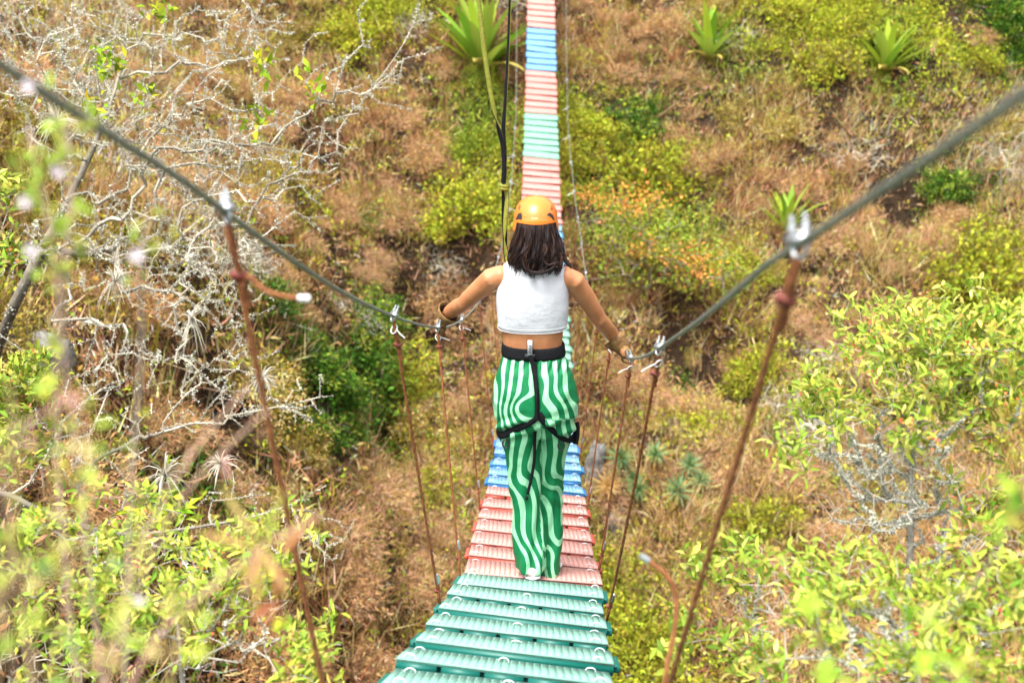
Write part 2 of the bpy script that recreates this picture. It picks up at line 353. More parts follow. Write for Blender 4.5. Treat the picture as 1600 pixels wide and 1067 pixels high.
def skeleton(mb, pts, par, r, sides=5, col=(.3, .28, .25), rmin=0, rmax=9, vary=.15):
    k = np.where((par >= 0) & (r >= rmin) & (r < rmax))[0]
    if not len(k): return
    a = pts[par[k]]; b = pts[k]; t = nrm(b - a); ref = np.where(abs(t[:, 2:3]) < .8, V(0, 0, 1), V(0, 1, 0))
    u = nrm(np.cross(t, ref)); v = np.cross(t, u); an = np.linspace(0, 2 * math.pi, sides, endpoint=False)
    cs = np.cos(an)[None, :, None] * u[:, None] + np.sin(an)[None, :, None] * v[:, None]
    ra = np.minimum(r[par[k]], r[k] * 1.6)
    vv = np.concatenate([a[:, None] - t[:, None] * r[k][:, None, None] * .3 + cs * ra[:, None, None], b[:, None] + cs * r[k][:, None, None]], 1)
    j = np.arange(sides); q = (j + 1) % sides; f = np.stack([j, q, q + sides, j + sides], -1)
    ff = (np.arange(len(k))[:, None, None] * sides * 2 + f[None]).reshape(-1, 4)
    cl = np.repeat(np.clip(np.asarray(col) * np.exp(rng.normal(0, vary, (len(k), 1))), 0, .9), sides, 0)
    mb.add(vv.reshape(-1, 3), ff, cl)
def unit(n, up=0):
    return nrm(rng.normal(0, 1, (n, 3)) + (0, 0, up))

# ---- shrub prototypes, radius about 1, standing on the origin
def dome(n, h=1.0, lump=.58, inner=.15):
    """points through a lumpy dome"""
    d = unit(n); d[:, 2] = abs(d[:, 2])
    lobes = unit(7); lobes[:, 2] = abs(lobes[:, 2]); l = np.max(d @ lobes.T, axis=1)
    r = (1 - lump + lump * np.clip((l - .5) / .5, 0, 1) * 1.4) * rng.uniform(inner, 1, n) ** .6 * np.exp(rng.normal(0, .10, n))
    return d * r[:, None] * (1, 1, h)
def shrub(name, ncl, nl, leafL, leafW, col, h=.9, spread=.10, stem=(.20, .16, .12), second=None, frac2=.2, vary=.25, mat_='leaf', shape='quad'):
    root = empty(name); tips = dome(ncl, h)
    trunk = [(0, 0, -.25), (0.02, 0, .0), (0, .02, .16)]
    pts, par, r, tp = grow(trunk, tips[:: max(1, ncl // 70)], .14, .25, .006)
    mb = MB(); skeleton(mb, pts, par, r, 4, stem); local('stem', mb.mesh('stem'), M['bark'], root)
    mb = MB(); p = np.repeat(tips, nl, 0); out = nrm(p + (0, 0, .25))
    p = p + rng.normal(0, spread, p.shape); d = nrm(out + rng.normal(0, .75, p.shape)); n = len(p)
    base = np.tile(np.asarray(col), (n, 1))
    if second is not None:
        m = np.repeat(rng.random(ncl) < frac2, nl); base[m] = second
    mb.leaves(p, d, nrm(rng.normal(0, .7, p.shape) + out), leafL * rng.uniform(.6, 1.25, n), leafW * rng.uniform(.7, 1.2, n), jitter(base, n, vary), shape)
    local('foliage', mb.mesh('foliage'), M[mat_], root)
    return root
def twig_shrub(name, n, col, h=.8, tip=.005, jit=.35, leafcol=None):
    root = empty(name); tips = dome(n, h, .45, .15)
    pts, par, r, tp = grow([(0, 0, -.25), (0, 0, 0), (.02, 0, .12)], tips, .11, jit, tip, bias=.2)
    mb = MB(); skeleton(mb, pts, par, r, 3, col, vary=.25); local('twigs', mb.mesh('twigs'), M['bark'], root)
    if leafcol is not None:
        k = tp[rng.random(len(tp)) < .6]; p = np.repeat(pts[k], 4, 0) + rng.normal(0, .04, (len(k) * 4, 3))
        mb = MB().leaves(p, unit(len(p), .4), unit(len(p)), .09, .035, jitter(leafcol, len(p)), 'quad'); local('foliage', mb.mesh('foliage'), M['leaf'], root)
    return root
protos = {}
protos['yg'] = [shrub('yellow_green_shrub', 190, 16, .115, .052, YG, .85, .10, second=OLV, frac2=.35, vary=.38) for _ in range(3)]
protos['lg'] = [shrub('leafy_green_shrub', 190, 16, .11, .048, LG, .8, .11, second=YG, frac2=.35, vary=.38) for _ in range(2)]
protos['dg'] = [shrub('dark_green_shrub', 170, 15, .13, .06, DG * .95, .8, .09, second=LG * .9, frac2=.3, vary=.4) for _ in range(2)]
protos['br'] = [shrub('dry_brown_shrub', 260, 16, .17, .018, BR * .6 + TN * .4, .7, .12, second=PK, frac2=.4, vary=.42, mat_='dry', shape='tri') for _ in range(3)]
protos['pk'] = [shrub('dry_pinkish_shrub', 260, 16, .15, .016, PK, .7, .12, second=OLV, frac2=.25, vary=.42, mat_='dry', shape='tri') for _ in range(2)]
protos['gy'] = [twig_shrub('grey_twig_shrub', 520, srgb(192, 186, 168), .75, .005) for _ in range(2)]
protos['ol'] = [shrub('olive_shrub', 190, 16, .10, .04, OLV, .75, .1, second=TN, frac2=.35, vary=.38) for _ in range(2)]
proto_all = [o for k in protos.values() for o in k]
used = {o.name: False for o in proto_all}
words = dict(yg='yellow-green leafy shrub', lg='light green leafy shrub', dg='dark green leafy shrub', br='dry brown shrub', pk='dry pinkish shrub', gy='leafless grey twig shrub', ol='olive green shrub')
marks = [(752, 60, 'the largest agave'), (1118, 70, 'the agave nearest the bridge'), (1390, 85, 'the upper right agave'), (1228, 350, 'the small agave behind the cable'), (1020, 370, 'the orange-flowered tree'), (1010, 760, 'the spiky rosettes'), (930, 740, 'the tall grey rock'), (838, 330, 'the orange helmet'), (355, 330, 'the near left cable clamp'), (1250, 370, 'the near right cable clamp'),
         (990, 172, 'the lone dark shrub'), (690, 508, 'the left glove'), (975, 545, 'the right glove'), (475, 465, 'the curled rope end'), (510, 760, 'the lichen bough tip'), (640, 20, 'the bare tree tip'), (1540, 425, 'the large right edge shrub'), (560, 600, 'the dark shrub below the left glove'), (1240, 640, 'the twigs behind the leafy bush'), (700, 430, 'the dark hollow'), (600, 250, 'the open brown slope'), (1335, 215, 'the grey twigs under the cable'), (700, 940, 'the left rim of green planks'), (970, 960, 'the right rim of green planks'), (60, 560, 'the pale rock'), (1570, 40, 'the top right corner'), (30, 30, 'the top left corner'), (430, 850, 'the star-shaped leaf'), (250, 740, 'the large air plant'), (838, 600, 'the striped trousers')]
seen = {}
def where_label(w, px, py, R):
    d = sorted(marks, key=lambda m: math.hypot(m[0] - px, m[1] - py))
    for size in ('', 'small ' if R < .5 else 'large ' if R > .72 else 'middle-sized '):
        for mx, my, nm in d[:6]:
            an = math.atan2(py - my, px - mx); r_ = math.hypot(px - mx, py - my)
            dr = ['right of', 'below right of', 'below', 'below left of', 'left of', 'above left of', 'above', 'above right of'][int(round(an / (math.pi / 4))) % 8]
            if r_ > 90: dr = 'well ' + dr
            lab = size + w + ' ' + dr + ' ' + nm
            if lab not in seen: seen[lab] = 1; return lab
    return lab
def place(kind, px, py, rad_px, label=None, squash=1.0, zoff=0):
    """a shrub rooted where this sight line meets the slope; radius from its apparent size at that distance"""
    g, z = ground(px, py + rad_px * .45, 5); R = rad_px / 1600 * z
    pr_ = protos[kind][rng.integers(len(protos[kind]))]
    if not used[pr_.name]: o = pr_; used[pr_.name] = True
    else: o = copy_tree(pr_)
    n = gnormal(g); a = nrm(n * .5 + V(0, 0, .5)); q = Vector(a).to_track_quat('Z', 'Y')
    o.rotation_mode = 'QUATERNION'; o.rotation_quaternion = q @ Matrix.Rotation(rng.uniform(0, 6.28), 4, 'Z').to_quaternion()
    o.location = Vector(g - a * .05 * R + V(0, 0, zoff)); o.scale = (R, R * rng.uniform(.75, 1.2), R * squash * rng.uniform(.7, 1.25))
    tag(o, label or where_label(words[kind], px, py, R), 'shrub', words[kind] + 's on the slopes')
    return o
special = [
    ('yg', 740, 300, 62, 'bright yellow-green shrub just left of the hanging straps knot'),
    ('yg', 690, 335, 42, 'small yellow-green shrub left of the orange helmet'),
    ('lg', 735, 215, 45, 'light green shrub beside the webbing straps below the big agave'),
    ('yg', 1010, 262, 66, 'yellow-green shrub above the orange-flowered tree'),
    ('dg', 990, 172, 48, 'dark green shrub alone in brown grass right of the bridge top'),
    ('yg', 925, 190, 42, 'yellow-green shrub close to the right handrail near bridge top'),
    ('yg', 1290, 75, 60, 'yellow-green shrub between the two upper right agaves'),
    ('yg', 1540, 425, 85, 'large yellow-green shrub at right edge above the leafy bush'),
    ('dg', 1475, 280, 40, 'dark green shrub below the thick right handrail cable'),
    ('dg', 1575, 30, 50, 'dark green shrub in the top right corner'),
    ('gy', 1335, 215, 60, 'grey twig shrub under the right hand agave'),
    ('gy', 1560, 215, 60, 'grey twig shrub at the right edge behind the cable'),
    ('gy', 1240, 640, 80, 'grey twig shrub behind the right hand leafy bush'),
    ('yg', 1115, 650, 60, 'broad yellow-green shrub right of the rosette plants'),
    ('yg', 1180, 560, 60, 'yellow-green shrub above the dark hollow right of the walker'),
    ('dg', 1062, 590, 50, 'dark green shrub behind the clamp near the right glove'),
    ('yg', 1180, 800, 50, 'yellow-green shrub beside the leaning right hanger rope'),
    ('yg', 1010, 990, 60, 'yellow-green shrub below the green planks at right'),
    ('dg', 560, 600, 75, 'dark green shrub left of the walker below the left glove'),
    ('yg', 640, 590, 45, 'yellow-green shrub between two left hanger ropes'),
    ('dg', 480, 650, 60, 'dark green shrub behind the leftmost hanger rope'),
    ('yg', 690, 740, 55, 'yellow-green shrub left of the blue planks'),
    ('yg', 620, 690, 45, 'yellow-green shrub beside the second left hanger rope'),
    ('dg', 345, 775, 50, 'small dark green shrub under the left lichen branches'),
    ('yg', 565, 40, 60, 'yellow-green shrub at the top behind the bare tree'),
    ('gy', 650, 30, 45, 'grey twig shrub near the top left of the agave'),
    ('dg', 575, 330, 40, 'small dark green shrub in brown grass left of the straps'),
    ('gy', 560, 480, 45, 'grey twig shrub beside the left handrail clamp'),
    ('br', 700, 440, 75, 'overhanging dry brown shrub left of the walker'),
    ('gy', 690, 400, 40, 'grey twig shrub topping the dark hollow left of the walker'),
]
for a in special: place(*a)
# the rest of the slope: shrubs whose kind follows the patch they stand in
keyof = {id(YG): 'yg', id(LG): 'lg', id(DG): 'dg', id(BR): 'br', id(PK): 'pk', id(TN): 'br', id(GY_): 'gy', id(OLV): 'ol', id(DK): 'br'}
pk_keys = [keyof[id(c)] for (_, _, _, c) in patches]
cand = scatter(9000, (-15, 18), (6, 34)); cpx, cpy, cz = proj(cand); ci = cover(cand)[1]
taken = []; count = 0
for k in range(len(cand)):
    if count >= 330: break
    if not (-60 < cpx[k] < 1660 and -60 < cpy[k] < 1100): continue
    R = rng.uniform(.25, .8)
    if any(np.linalg.norm(cand[k] - t) < (R + rr) * .62 for t, rr in taken): continue
    taken.append((cand[k], R)); key = pk_keys[ci[k]]
    if rng.random() < .22: key = rng.choice(['br', 'pk', 'br', 'pk', 'gy', 'ol'])
    rp = R / cz[k] * 1600; place(key, cpx[k], cpy[k] - rp * .45, rp, squash=.85); count += 1
for o in proto_all:
    if not used[o.name]:
        for ch in list(o.children): bpy.data.objects.remove(ch)
        bpy.data.objects.remove(o)

# ---- agaves with single sword leaves
def sword(L, W, bend, col, tipcol=None):
    n = 9; f = np.linspace(0, 1, n); wd = W * np.interp(f, [0, .15, .45, .8, 1], [.7, .75, 1, .6, .02])
    y = L * np.sin(f * bend) / max(bend, .01); z = L * (1 - np.cos(f * bend)) / max(bend, .01)   # along y, bending down
    v = []
    for k in range(n):
        v += [(-wd[k] / 2, y[k], -z[k] + wd[k] * .22), (0, y[k], -z[k]), (wd[k] / 2, y[k], -z[k] + wd[k] * .22)]
    fa = []
    for k in range(n - 1):
        b = 3 * k; fa += [(b, b + 1, b + 4, b + 3), (b + 1, b + 2, b + 5, b + 4)]
    return MB().add(v, fa, col).mesh('leaf', True)
agmesh = [sword(1, .15, b, c) for b, c in ((.25, srgb(168, 190, 60)), (.45, srgb(120, 160, 50)), (.7, srgb(150, 175, 70)), (.35, srgb(160, 180, 72)), (.9, srgb(176, 160, 80)))]
for m in agmesh: m.materials.append(M['leaf'])
def agave(px, py, h_px, label, n=26, lean=0, zc=None):
    g, z = ground(px, py, 5); S = h_px / 1600 * z * 1.12
    root = empty('agave', g); tag(root, label, 'agave', 'agaves on the hillside')
    for k in range(n):
        f = (k + .5) / n; el = math.radians(86 - 56 * f + rng.uniform(-6, 6)); az = k * 2.4 + rng.uniform(-.2, .2)
        o = bpy.data.objects.new('leaf', agmesh[int(rng.integers(0, 4)) if f < .85 else 4]); C.objects.link(o); o.parent = root
        s_ = S * rng.uniform(.8, 1.05) * (1 - .15 * f)
        o.matrix_basis = Matrix.Translation((0, 0, .05)) @ Matrix.Rotation(az, 4, 'Z') @ Matrix.Rotation(el, 4, 'X') @ Matrix.Diagonal((s_ * 1.05, s_, s_, 1))
    return root
agave(752, 118, 125, 'largest green agave growing left of the bridge behind the straps', 34)
agave(1108, 100, 84, 'bright agave right of the bridge near the top')
agave(1382, 118, 86, 'agave near the top right beyond the thick cable')
agave(1228, 368, 78, 'small agave behind the right handrail clamp', 20)
# ---- blue-green rosettes and a dead straw one
def rosette(px, py, r_px, label, dead=False, n=44):
    g, z = ground(px, py, 5); S = r_px / 1600 * z; g = g + gnormal(g) * .32; root = empty('rosette_plant', g + V(0, 0, .1)); tag(root, label, 'rosette plant', 'rosette plants by the grey rock')
    mb = MB(); nn = gnormal(g); ax = nrm(nn + V(0, -.4, .2)); e1 = nrm(np.cross(ax, V(1, 0, .1))); e2 = np.cross(ax, e1)
    cols = [srgb(104, 138, 92), srgb(132, 160, 110), srgb(84, 118, 66), srgb(150, 160, 92)] if not dead else [srgb(206, 168, 104), srgb(190, 150, 90), srgb(220, 186, 124)]
    for k in range(n):
        f = (k + .5) / n; el = math.radians(80 - 85 * f); az = k * 2.4
        d = (e1 * math.cos(az) + e2 * math.sin(az)) * math.cos(el) + ax * math.sin(el); sd_ = nrm(np.cross(d, ax)); L = S * rng.uniform(.85, 1.1); W = S * .085
        c_ = cols[rng.integers(len(cols))] if (f < .88 or dead) else srgb(190, 150, 90)
        q = [V(0, 0, 0) + d * L * t - ax * L * .22 * t * t for t in (0, .35, .7, 1)]; ws = (W, W * 1.1, W * .7, .002)
        v = []
        for a_, w_ in zip(q, ws): v += [g + V(0, 0, .1) + a_ - sd_ * w_ / 2, g + V(0, 0, .1) + a_ + sd_ * w_ / 2]
        mb.add(v, [(0, 1, 3, 2), (2, 3, 5, 4), (4, 5, 7, 6)], c_)
    link('leaf_rosette', mb.mesh('leaf_rosette'), M['leaf'], root)
for a in [(978, 738, 31, 'uppermost left spiky rosette beside the grey rock'), (1036, 735, 27, 'spiky rosette at the top of the clump, right of the hanger rope'), (1002, 765, 26, 'spiky rosette in the middle of the clump behind the rope'), (1022, 782, 27, 'small spiky rosette low in the middle of the clump'),
          (1062, 800, 34, 'lowest spiky rosette with straw coloured outer leaves'), (1078, 752, 25, 'rightmost upper spiky rosette of the clump'), (1092, 778, 24, 'rightmost lower spiky rosette of the clump')]: rosette(*a)
rosette(950, 770, 30, 'dead straw coloured rosette between grey rock and green rosettes', True, 30)
# ---- rocks
def rock(px, py, w_px, h_px, label, seed, z0=5):
    g, z = ground(px, py, z0); n, m = 16, 20; w_, h_ = w_px / 1600 * z, h_px / 1600 * z
    th = np.linspace(.02, math.pi - .02, n)[:, None]; ph = np.linspace(0, 2 * math.pi, m, endpoint=False)[None]
    d = np.stack([np.sin(th) * np.cos(ph), np.sin(th) * np.sin(ph), np.cos(th) * np.ones_like(ph)], -1)
    r = 1 + .9 * fbm(d[..., 0] * 1.8 + seed, d[..., 1] * 1.8 + d[..., 2] * 1.3, 4); r = np.round(r * 6) / 6 * .6 + r * .4 + .25 * fbm(d[..., 0] * 6 + seed, d[..., 2] * 6 + d[..., 1] * 4, 2)
    tag(link('rock', MB().loft(d * r[..., None] * (w_ * .62, w_ * .7, h_ * .62) + g).mesh('rock'), M['rock']), label, 'rock')
rock(930, 750, 30, 105, 'tall grey rock face beside the bridge above the rosettes', 3)
rock(962, 822, 26, 40, 'grey stone below the dead straw rosette', 9)
rock(60, 560, 90, 70, 'pale grey rock on the left bank behind the bare tree', 5)
# ------------------------------------------------------------------ orange-flowered tree on the far slope
def pix_targets(n, cx, cy, rx, ry, z0, z1, hollow=0):
    """points in an ellipsoid whose centre lies on a sight line at a chosen distance"""
    d = unit(n); r = rng.uniform(hollow, 1, n) ** .5; zc = (z0 + z1) / 2; c = at_z(cx, cy, zc)
    k = zc / 1600
    return c + d * r[:, None] * V(rx * k, (z1 - z0) / 2, ry * k)
def bush(mbl, tips, nl, L, W, col, second=None, frac=.2, spread=.03, shape='near', up=.5, vary=.25, out=None):
    p = np.repeat(tips, nl, 0); n = len(p); d = unit(n, up)
    if out is not None: d = nrm(d + np.repeat(out, nl, 0) * .8)
    base = np.tile(np.asarray(col), (n, 1))
    if second is not None: m = rng.random(n) < frac; base[m] = second
    mbl.leaves(p + rng.normal(0, spread, p.shape), d, nrm(rng.normal(0, .5, p.shape) + (0, -.3, 1)), L * rng.uniform(.55, 1.2, n), W * rng.uniform(.7, 1.2, n), jitter(base, n, vary), shape)
g, z = ground(1030, 500, 8)
zt = z - 1.0
root = empty('orange_flowered_tree', g); tag(root, 'small tree with orange flowers and grey stems right of the walker', 'tree')
T = np.r_[pix_targets(90, 985, 350, 85, 55, zt - .9, zt + .9), pix_targets(80, 1075, 405, 85, 45, zt - .8, zt + .9), pix_targets(30, 960, 420, 55, 30, zt - .5, zt + .6), pix_targets(24, 1130, 440, 50, 30, zt - .5, zt + .5)]
pts, par, r, tp = grow([g - V(0, 0, .3), g + V(0, 0, .3), g + V(-.2, 0, .8), g + V(-.25, 0, 1.2)], T, .25, .25, .007, power=2.0)
mb = MB(); skeleton(mb, pts, par, r, 5, srgb(150, 140, 122)); link('trunk', mb.mesh('trunk'), M['bark'], root)
mb = MB(); bush(mb, T[rng.random(len(T)) < .85], 16, .10, .045, LG, OLV, .4, .17, 'quad'); cr = link('crown', mb.mesh('crown'), M['leaf'], root)
mb = MB(); tt = np.r_[pix_targets(34, 1000, 318, 60, 24, zt - 1, zt), pix_targets(22, 1085, 408, 60, 22, zt - 1, zt), pix_targets(8, 995, 388, 30, 10, zt - 1, zt - .3), pix_targets(8, 925, 310, 22, 12, zt - 1, zt - .3)]
bush(mb, tt, 11, .08, .055, srgb(222, 156, 72), srgb(210, 130, 70), .4, .15, 'quad'); link('blossom', mb.mesh('blossom'), M['leaf'], root)

# ------------------------------------------------------------------ bare trees with lichen, left
LICH = srgb(206, 206, 188)
def lichen_tree(name, label, trunk, T, tip, step, flakes, leafy=None, barkc=srgb(150, 142, 126), flk=1.0, rsplit=.014):
    root = empty(name, trunk[0]); tag(root, label, 'tree')
    pts, par, r, tp = grow(trunk, T, step, .3, tip, bias=.25, power=2.15)
    mb = MB(); skeleton(mb, pts, par, r, 6, barkc * .75, rmin=rsplit)
    if mb.v: link('trunk', mb.mesh('trunk', True), M['bark'], root)
    mb = MB(); skeleton(mb, pts, par, r, 4, barkc * 1.25, rmax=rsplit, vary=.3); link('branches', mb.mesh('branches'), M['bark'], root)
    k = np.where((par >= 0))[0]; wgt = np.linalg.norm(pts[k] - pts[par[k]], axis=1); k = rng.choice(k, flakes, p=wgt / wgt.sum())
    f = rng.random((flakes, 1)); c = pts[par[k]] * (1 - f) + pts[k] * f; d = unit(flakes); ax = nrm(pts[k] - pts[par[k]]); d = nrm(d - ax * (d * ax).sum(1, keepdims=True) * .7)
    L = rng.uniform(.005, .017, flakes) * (1 + r[k] * 10) * flk
    mb = MB().leaves(c + d * r[k][:, None] * .8, d, unit(flakes), L, L * rng.uniform(.3, .8, flakes), jitter(LICH, flakes, .16, .05), 'quad'); link('lichen', mb.mesh('lichen'), M['dry'], root)
    if leafy is not None:
        mb = MB(); bush(mb, leafy, 26, .09, .035, srgb(150, 180, 40), srgb(190, 190, 50), .3, .05, 'quad'); link('leaves', mb.mesh('leaves'), M['leaf'], root)
    return pts, par, r
def path(*pts): return np.array([at_z(*p) for p in pts])
def smooth(p, n=5):
    p = np.asarray(p, float); t = np.arange(len(p)); tt = np.linspace(0, len(p) - 1, (len(p) - 1) * n + 1)
    q = np.stack([np.interp(tt, t, p[:, i]) for i in range(3)], 1)
    for _ in range(n): q[1:-1] = (q[:-2] + 2 * q[1:-1] + q[2:]) / 4
    return q
def along(p, n, spread): return smooth(p, 6)[rng.integers(0, len(smooth(p, 6)), n)] + rng.normal(0, spread, (n, 3))
# main tree: trunk from the left bank
b0, zb = ground(-40, 640, 5, 12); print('BASE', b0, zb)
tk = smooth(np.r_[[b0 - V(0, 0, .2)], path((0, 520, 6.9), (60, 400, 6.8), (140, 250, 6.9), (190, 120, 7.0), (200, 20, 7.1))], 5)
limbs = [((150, 330, 6.8), (270, 220, 6.7), (380, 90, 6.7), (410, 0, 6.8)), ((150, 420, 6.8), (330, 360, 6.6), (480, 270, 6.5), (560, 170, 6.5), (640, 60, 6.6), (652, 15, 6.6)), ((150, 360, 6.8), (300, 300, 6.6), (440, 200, 6.4), (540, 95, 6.5)),
         ((180, 460, 6.6), (320, 420, 6.4), (400, 380, 6.3), (460, 330, 6.4)), ((100, 500, 6.6), (200, 560, 6.2), (300, 570, 6.0), (390, 560, 5.9)), ((160, 200, 7), (100, 100, 7.2), (40, 20, 7.2)), ((140, 300, 6.8), (170, 160, 6.3), (115, 0, 6.2)), ((330, 355, 6.6), (440, 350, 6.7), (560, 150, 6.9), (620, 110, 7)), ((480, 270, 6.5), (520, 190, 6.5), (530, 100, 6.6), (580, 60, 6.7)), ((200, 520, 6.5), (160, 640, 6.2), (120, 720, 6.1)), ((300, 570, 6), (350, 620, 6), (430, 600, 6))]
T = [pix_targets(320, 120, 110, 170, 130, 6.2, 8.2), pix_targets(330, 330, 220, 170, 130, 6.1, 7.4), pix_targets(240, 190, 380, 190, 90, 6, 7.4), pix_targets(130, 320, 470, 120, 100, 5.9, 6.6), pix_targets(140, 330, 60, 150, 70, 6.5, 8)]
for l in limbs: T.append(smooth(path(*l), 4)); T.append(along(path(*l), 34, .12))
T = np.concatenate(T)
lf = np.r_[path((172, 110, 6.7), (165, 95, 6.7), (150, 170, 6.8), (415, 100, 6.5), (250, 25, 6.8), (490, 140, 6.5), (230, 150, 6.7), (400, 190, 6.5)), ]
lichen_tree('bare_lichen_tree', 'large bare tree with pale lichen covered branches, upper left', tk, T, .0019, .08, 42000, lf)
# lower bare boughs
b1, _ = ground(-60, 900, 3, 12); print('BASE', b1, _)
tk = smooth(np.r_[[b1 - V(0, 0, .2)], path((-40, 800, 5.0), (0, 760, 5.0), (60, 800, 5.0), (180, 840, 4.9), (280, 828, 4.9), (380, 812, 5.0), (455, 790, 5.1), (510, 758, 5.1))], 4)
l2 = [((60, 800, 5), (200, 765, 5.0), (300, 790, 5.0), (420, 770, 5.1)), ((180, 838, 4.9), (300, 868, 4.8), (400, 850, 4.9)), ((0, 760, 5), (60, 690, 5.0), (130, 630, 5.1), (170, 600, 5.2)), ((100, 740, 5), (230, 680, 5.1), (330, 655, 5.2), (440, 635, 5.3), (500, 620, 5.3)), ((455, 790, 5.1), (470, 830, 5.05), (520, 875, 5)), ((240, 680, 5.1), (300, 600, 5.2), (350, 590, 5.2))]
T = np.concatenate([smooth(path(*l), 4) for l in l2] + [along(path(*l), 34, .07) for l in l2])
lichen_tree('fallen_lichen_bough', 'low spreading bare tree with lichen boughs, left of the leftmost hanger rope', tk, T, .0017, .06, 9000, np.array(path((225, 800, 4.9), (260, 790, 5))), flk=.6, rsplit=.006)
# air plants
def air_plant(px, py, z, R, label):
    c = at_z(px, py, z); mb = MB(); n = 46
    for k in range(n):
        d = unit(1, .15)[0]; s_ = nrm(np.cross(d, unit(1)[0])); L = R * rng.uniform(.7, 1.15)
        q = [c + d * L * t + V(0, 0, .55) * L * (t - t * t) - V(0, 0, .35 * L * t ** 2) for t in (0, .3, .65, 1)]; v = []
        for a_, w_ in zip(q, (.010, .008, .005, .001)): v += [a_ - s_ * w_ / 2, a_ + s_ * w_ / 2]
        mb.add(v, [(0, 1, 3, 2), (2, 3, 5, 4), (4, 5, 7, 6)], srgb(196, 190, 172) * rng.uniform(.8, 1.1))
    tag(link('air_plant', mb.mesh('air_plant'), M['dry']), label, 'air plant', 'air plants on the bare trees')
air_plant(258, 742, 5.0, .17, 'large grey spidery air plant hanging over brown soil')
air_plant(345, 725, 5.1, .11, 'smaller grey air plant beside the leftmost hanger rope')
air_plant(300, 500, 5.95, .16, 'grey air plant among the lowest lichen branches')
air_plant(180, 440, 6.3, .17, 'grey air plant in the middle of the bare tree')
air_plant(90, 190, 6.6, .22, 'grey air plant high in the bare tree near the left edge')
air_plant(410, 590, 5.9, .12, 'grey air plant at the tip of the lowest lichen limb')

# ------------------------------------------------------------------ near bushes on the camera's bank
NL = srgb(146, 162, 60); NL2 = srgb(182, 176, 88); NL3 = srgb(112, 140, 44)
def rooted(q):
    """carry a stem on down to the ground below its first point"""
    q = np.asarray(q, float); x, y = q[0, 0] * 1.03, q[0, 1]; g_ = V(x, y, float(height(x, y)) - .12); n_ = max(2, int((q[0, 2] - g_[2]) / .15))
    return np.r_[[g_ + (q[0] - g_) * f for f in np.linspace(0, 1, n_)][:-1], q] if q[0, 2] > g_[2] else q
def near_bush(name, label, trunkpx, clusters, leafL, leafW, nl, tip=.0009, bare=None, fruit=0, col=NL, col2=NL2, barkc=srgb(188, 182, 168), flakes=1500, step=.06):
    base = rooted(path(*trunkpx))[0]; root = empty(name, base); tag(root, label, 'shrub')
    T = np.concatenate([pix_targets(*c) for c in clusters]); ntip = len(T)
    allT = T if bare is None else np.r_[T, np.concatenate([pix_targets(*c) for c in bare])]
    pts, par, r, tp = grow(rooted(smooth(path(*trunkpx), 4)), allT, step, .28, tip, bias=.3, power=2.15)
    mb = MB(); skeleton(mb, pts, par, r, 6, barkc * .8, rmin=.008)
    if mb.v: link('trunk', mb.mesh('trunk', True), M['bark'], root)
    mb = MB(); skeleton(mb, pts, par, r, 4, barkc, rmax=.008); link('twigs', mb.mesh('twigs'), M['bark'], root)
    if flakes:
        k = np.where((par >= 0) & (r > tip * 1.7))[0]; k = rng.choice(k, flakes); f = rng.random((flakes, 1)); c = pts[par[k]] * (1 - f) + pts[k] * f; d = unit(flakes); L = rng.uniform(.004, .014, flakes)
        mb = MB().leaves(c + d * r[k][:, None] * .8, d, unit(flakes), L, L * .6, jitter(LICH, flakes, .16, .05), 'quad'); link('lichen', mb.mesh('lichen'), M['dry'], root)
    mb = MB(); bush(mb, T, nl, leafL, leafW, col, col2, .3, leafL * .35, 'near', .55); 
    bush(mb, T[::2], nl // 3, leafL, leafW, NL3, None, 0, leafL * .4, 'near', .2)
    link('foliage', mb.mesh('foliage'), M['leaf'], root)
    if fruit:
        k = rng.choice(ntip, fruit); mb = MB(); bush(mb, T[k], 5, leafL * .32, leafL * .26, srgb(224, 150, 90), srgb(208, 84, 70), .35, leafL * .25, 'quad'); link('seed_heads', mb.mesh('seed_heads'), M['leaf'], root)
near_bush('leafy_bush', 'leafy yellow-green bush with grey lichen twigs and orange seed heads, right edge', ((1430, 1240, 3.4), (1410, 1000, 3.5), (1425, 850, 3.5), (1420, 720, 3.5), (1450, 620, 3.5)),
          [(160, 1450, 545, 170, 60, 2.9, 4.0), (40, 1560, 500, 110, 34, 2.8, 3.6), (28, 1280, 620, 40, 60, 3.1, 3.6), (30, 1420, 640, 110, 40, 3.0, 3.6), (9, 1240, 700, 40, 30, 3.1, 3.5), (52, 1560, 620, 60, 110, 2.9, 3.7), (8, 1380, 640, 60, 40, 3.1, 3.6), (14, 1550, 790, 50, 50, 3, 3.5)], .047, .0125, 11,
          bare=[(330, 1390, 730, 110, 130, 3.0, 3.7), (150, 1490, 800, 110, 90, 3.1, 3.7), (50, 1310, 800, 50, 60, 3.2, 3.7), (30, 1260, 670, 40, 60, 3.2, 3.6)], fruit=90, flakes=16000)
near_bush('low_leafy_bush', 'lower leafy bush in the bottom right corner with broad upright leaves', ((1480, 1400, 2.6), (1450, 1150, 2.7), (1430, 1060, 2.7)),
          [(34, 1290, 960, 90, 60, 2.3, 3.0), (74, 1480, 1000, 130, 80, 2.2, 2.9), (18, 1320, 895, 90, 22, 2.5, 3.0), (26, 1560, 900, 50, 80, 2.3, 2.8), (9, 1180, 1020, 55, 50, 2.5, 2.9), (20, 1430, 930, 120, 50, 2.5, 3.1)], .042, .0115, 12, bare=[(260, 1340, 950, 190, 80, 2.4, 3.0)], fruit=26, flakes=6000)
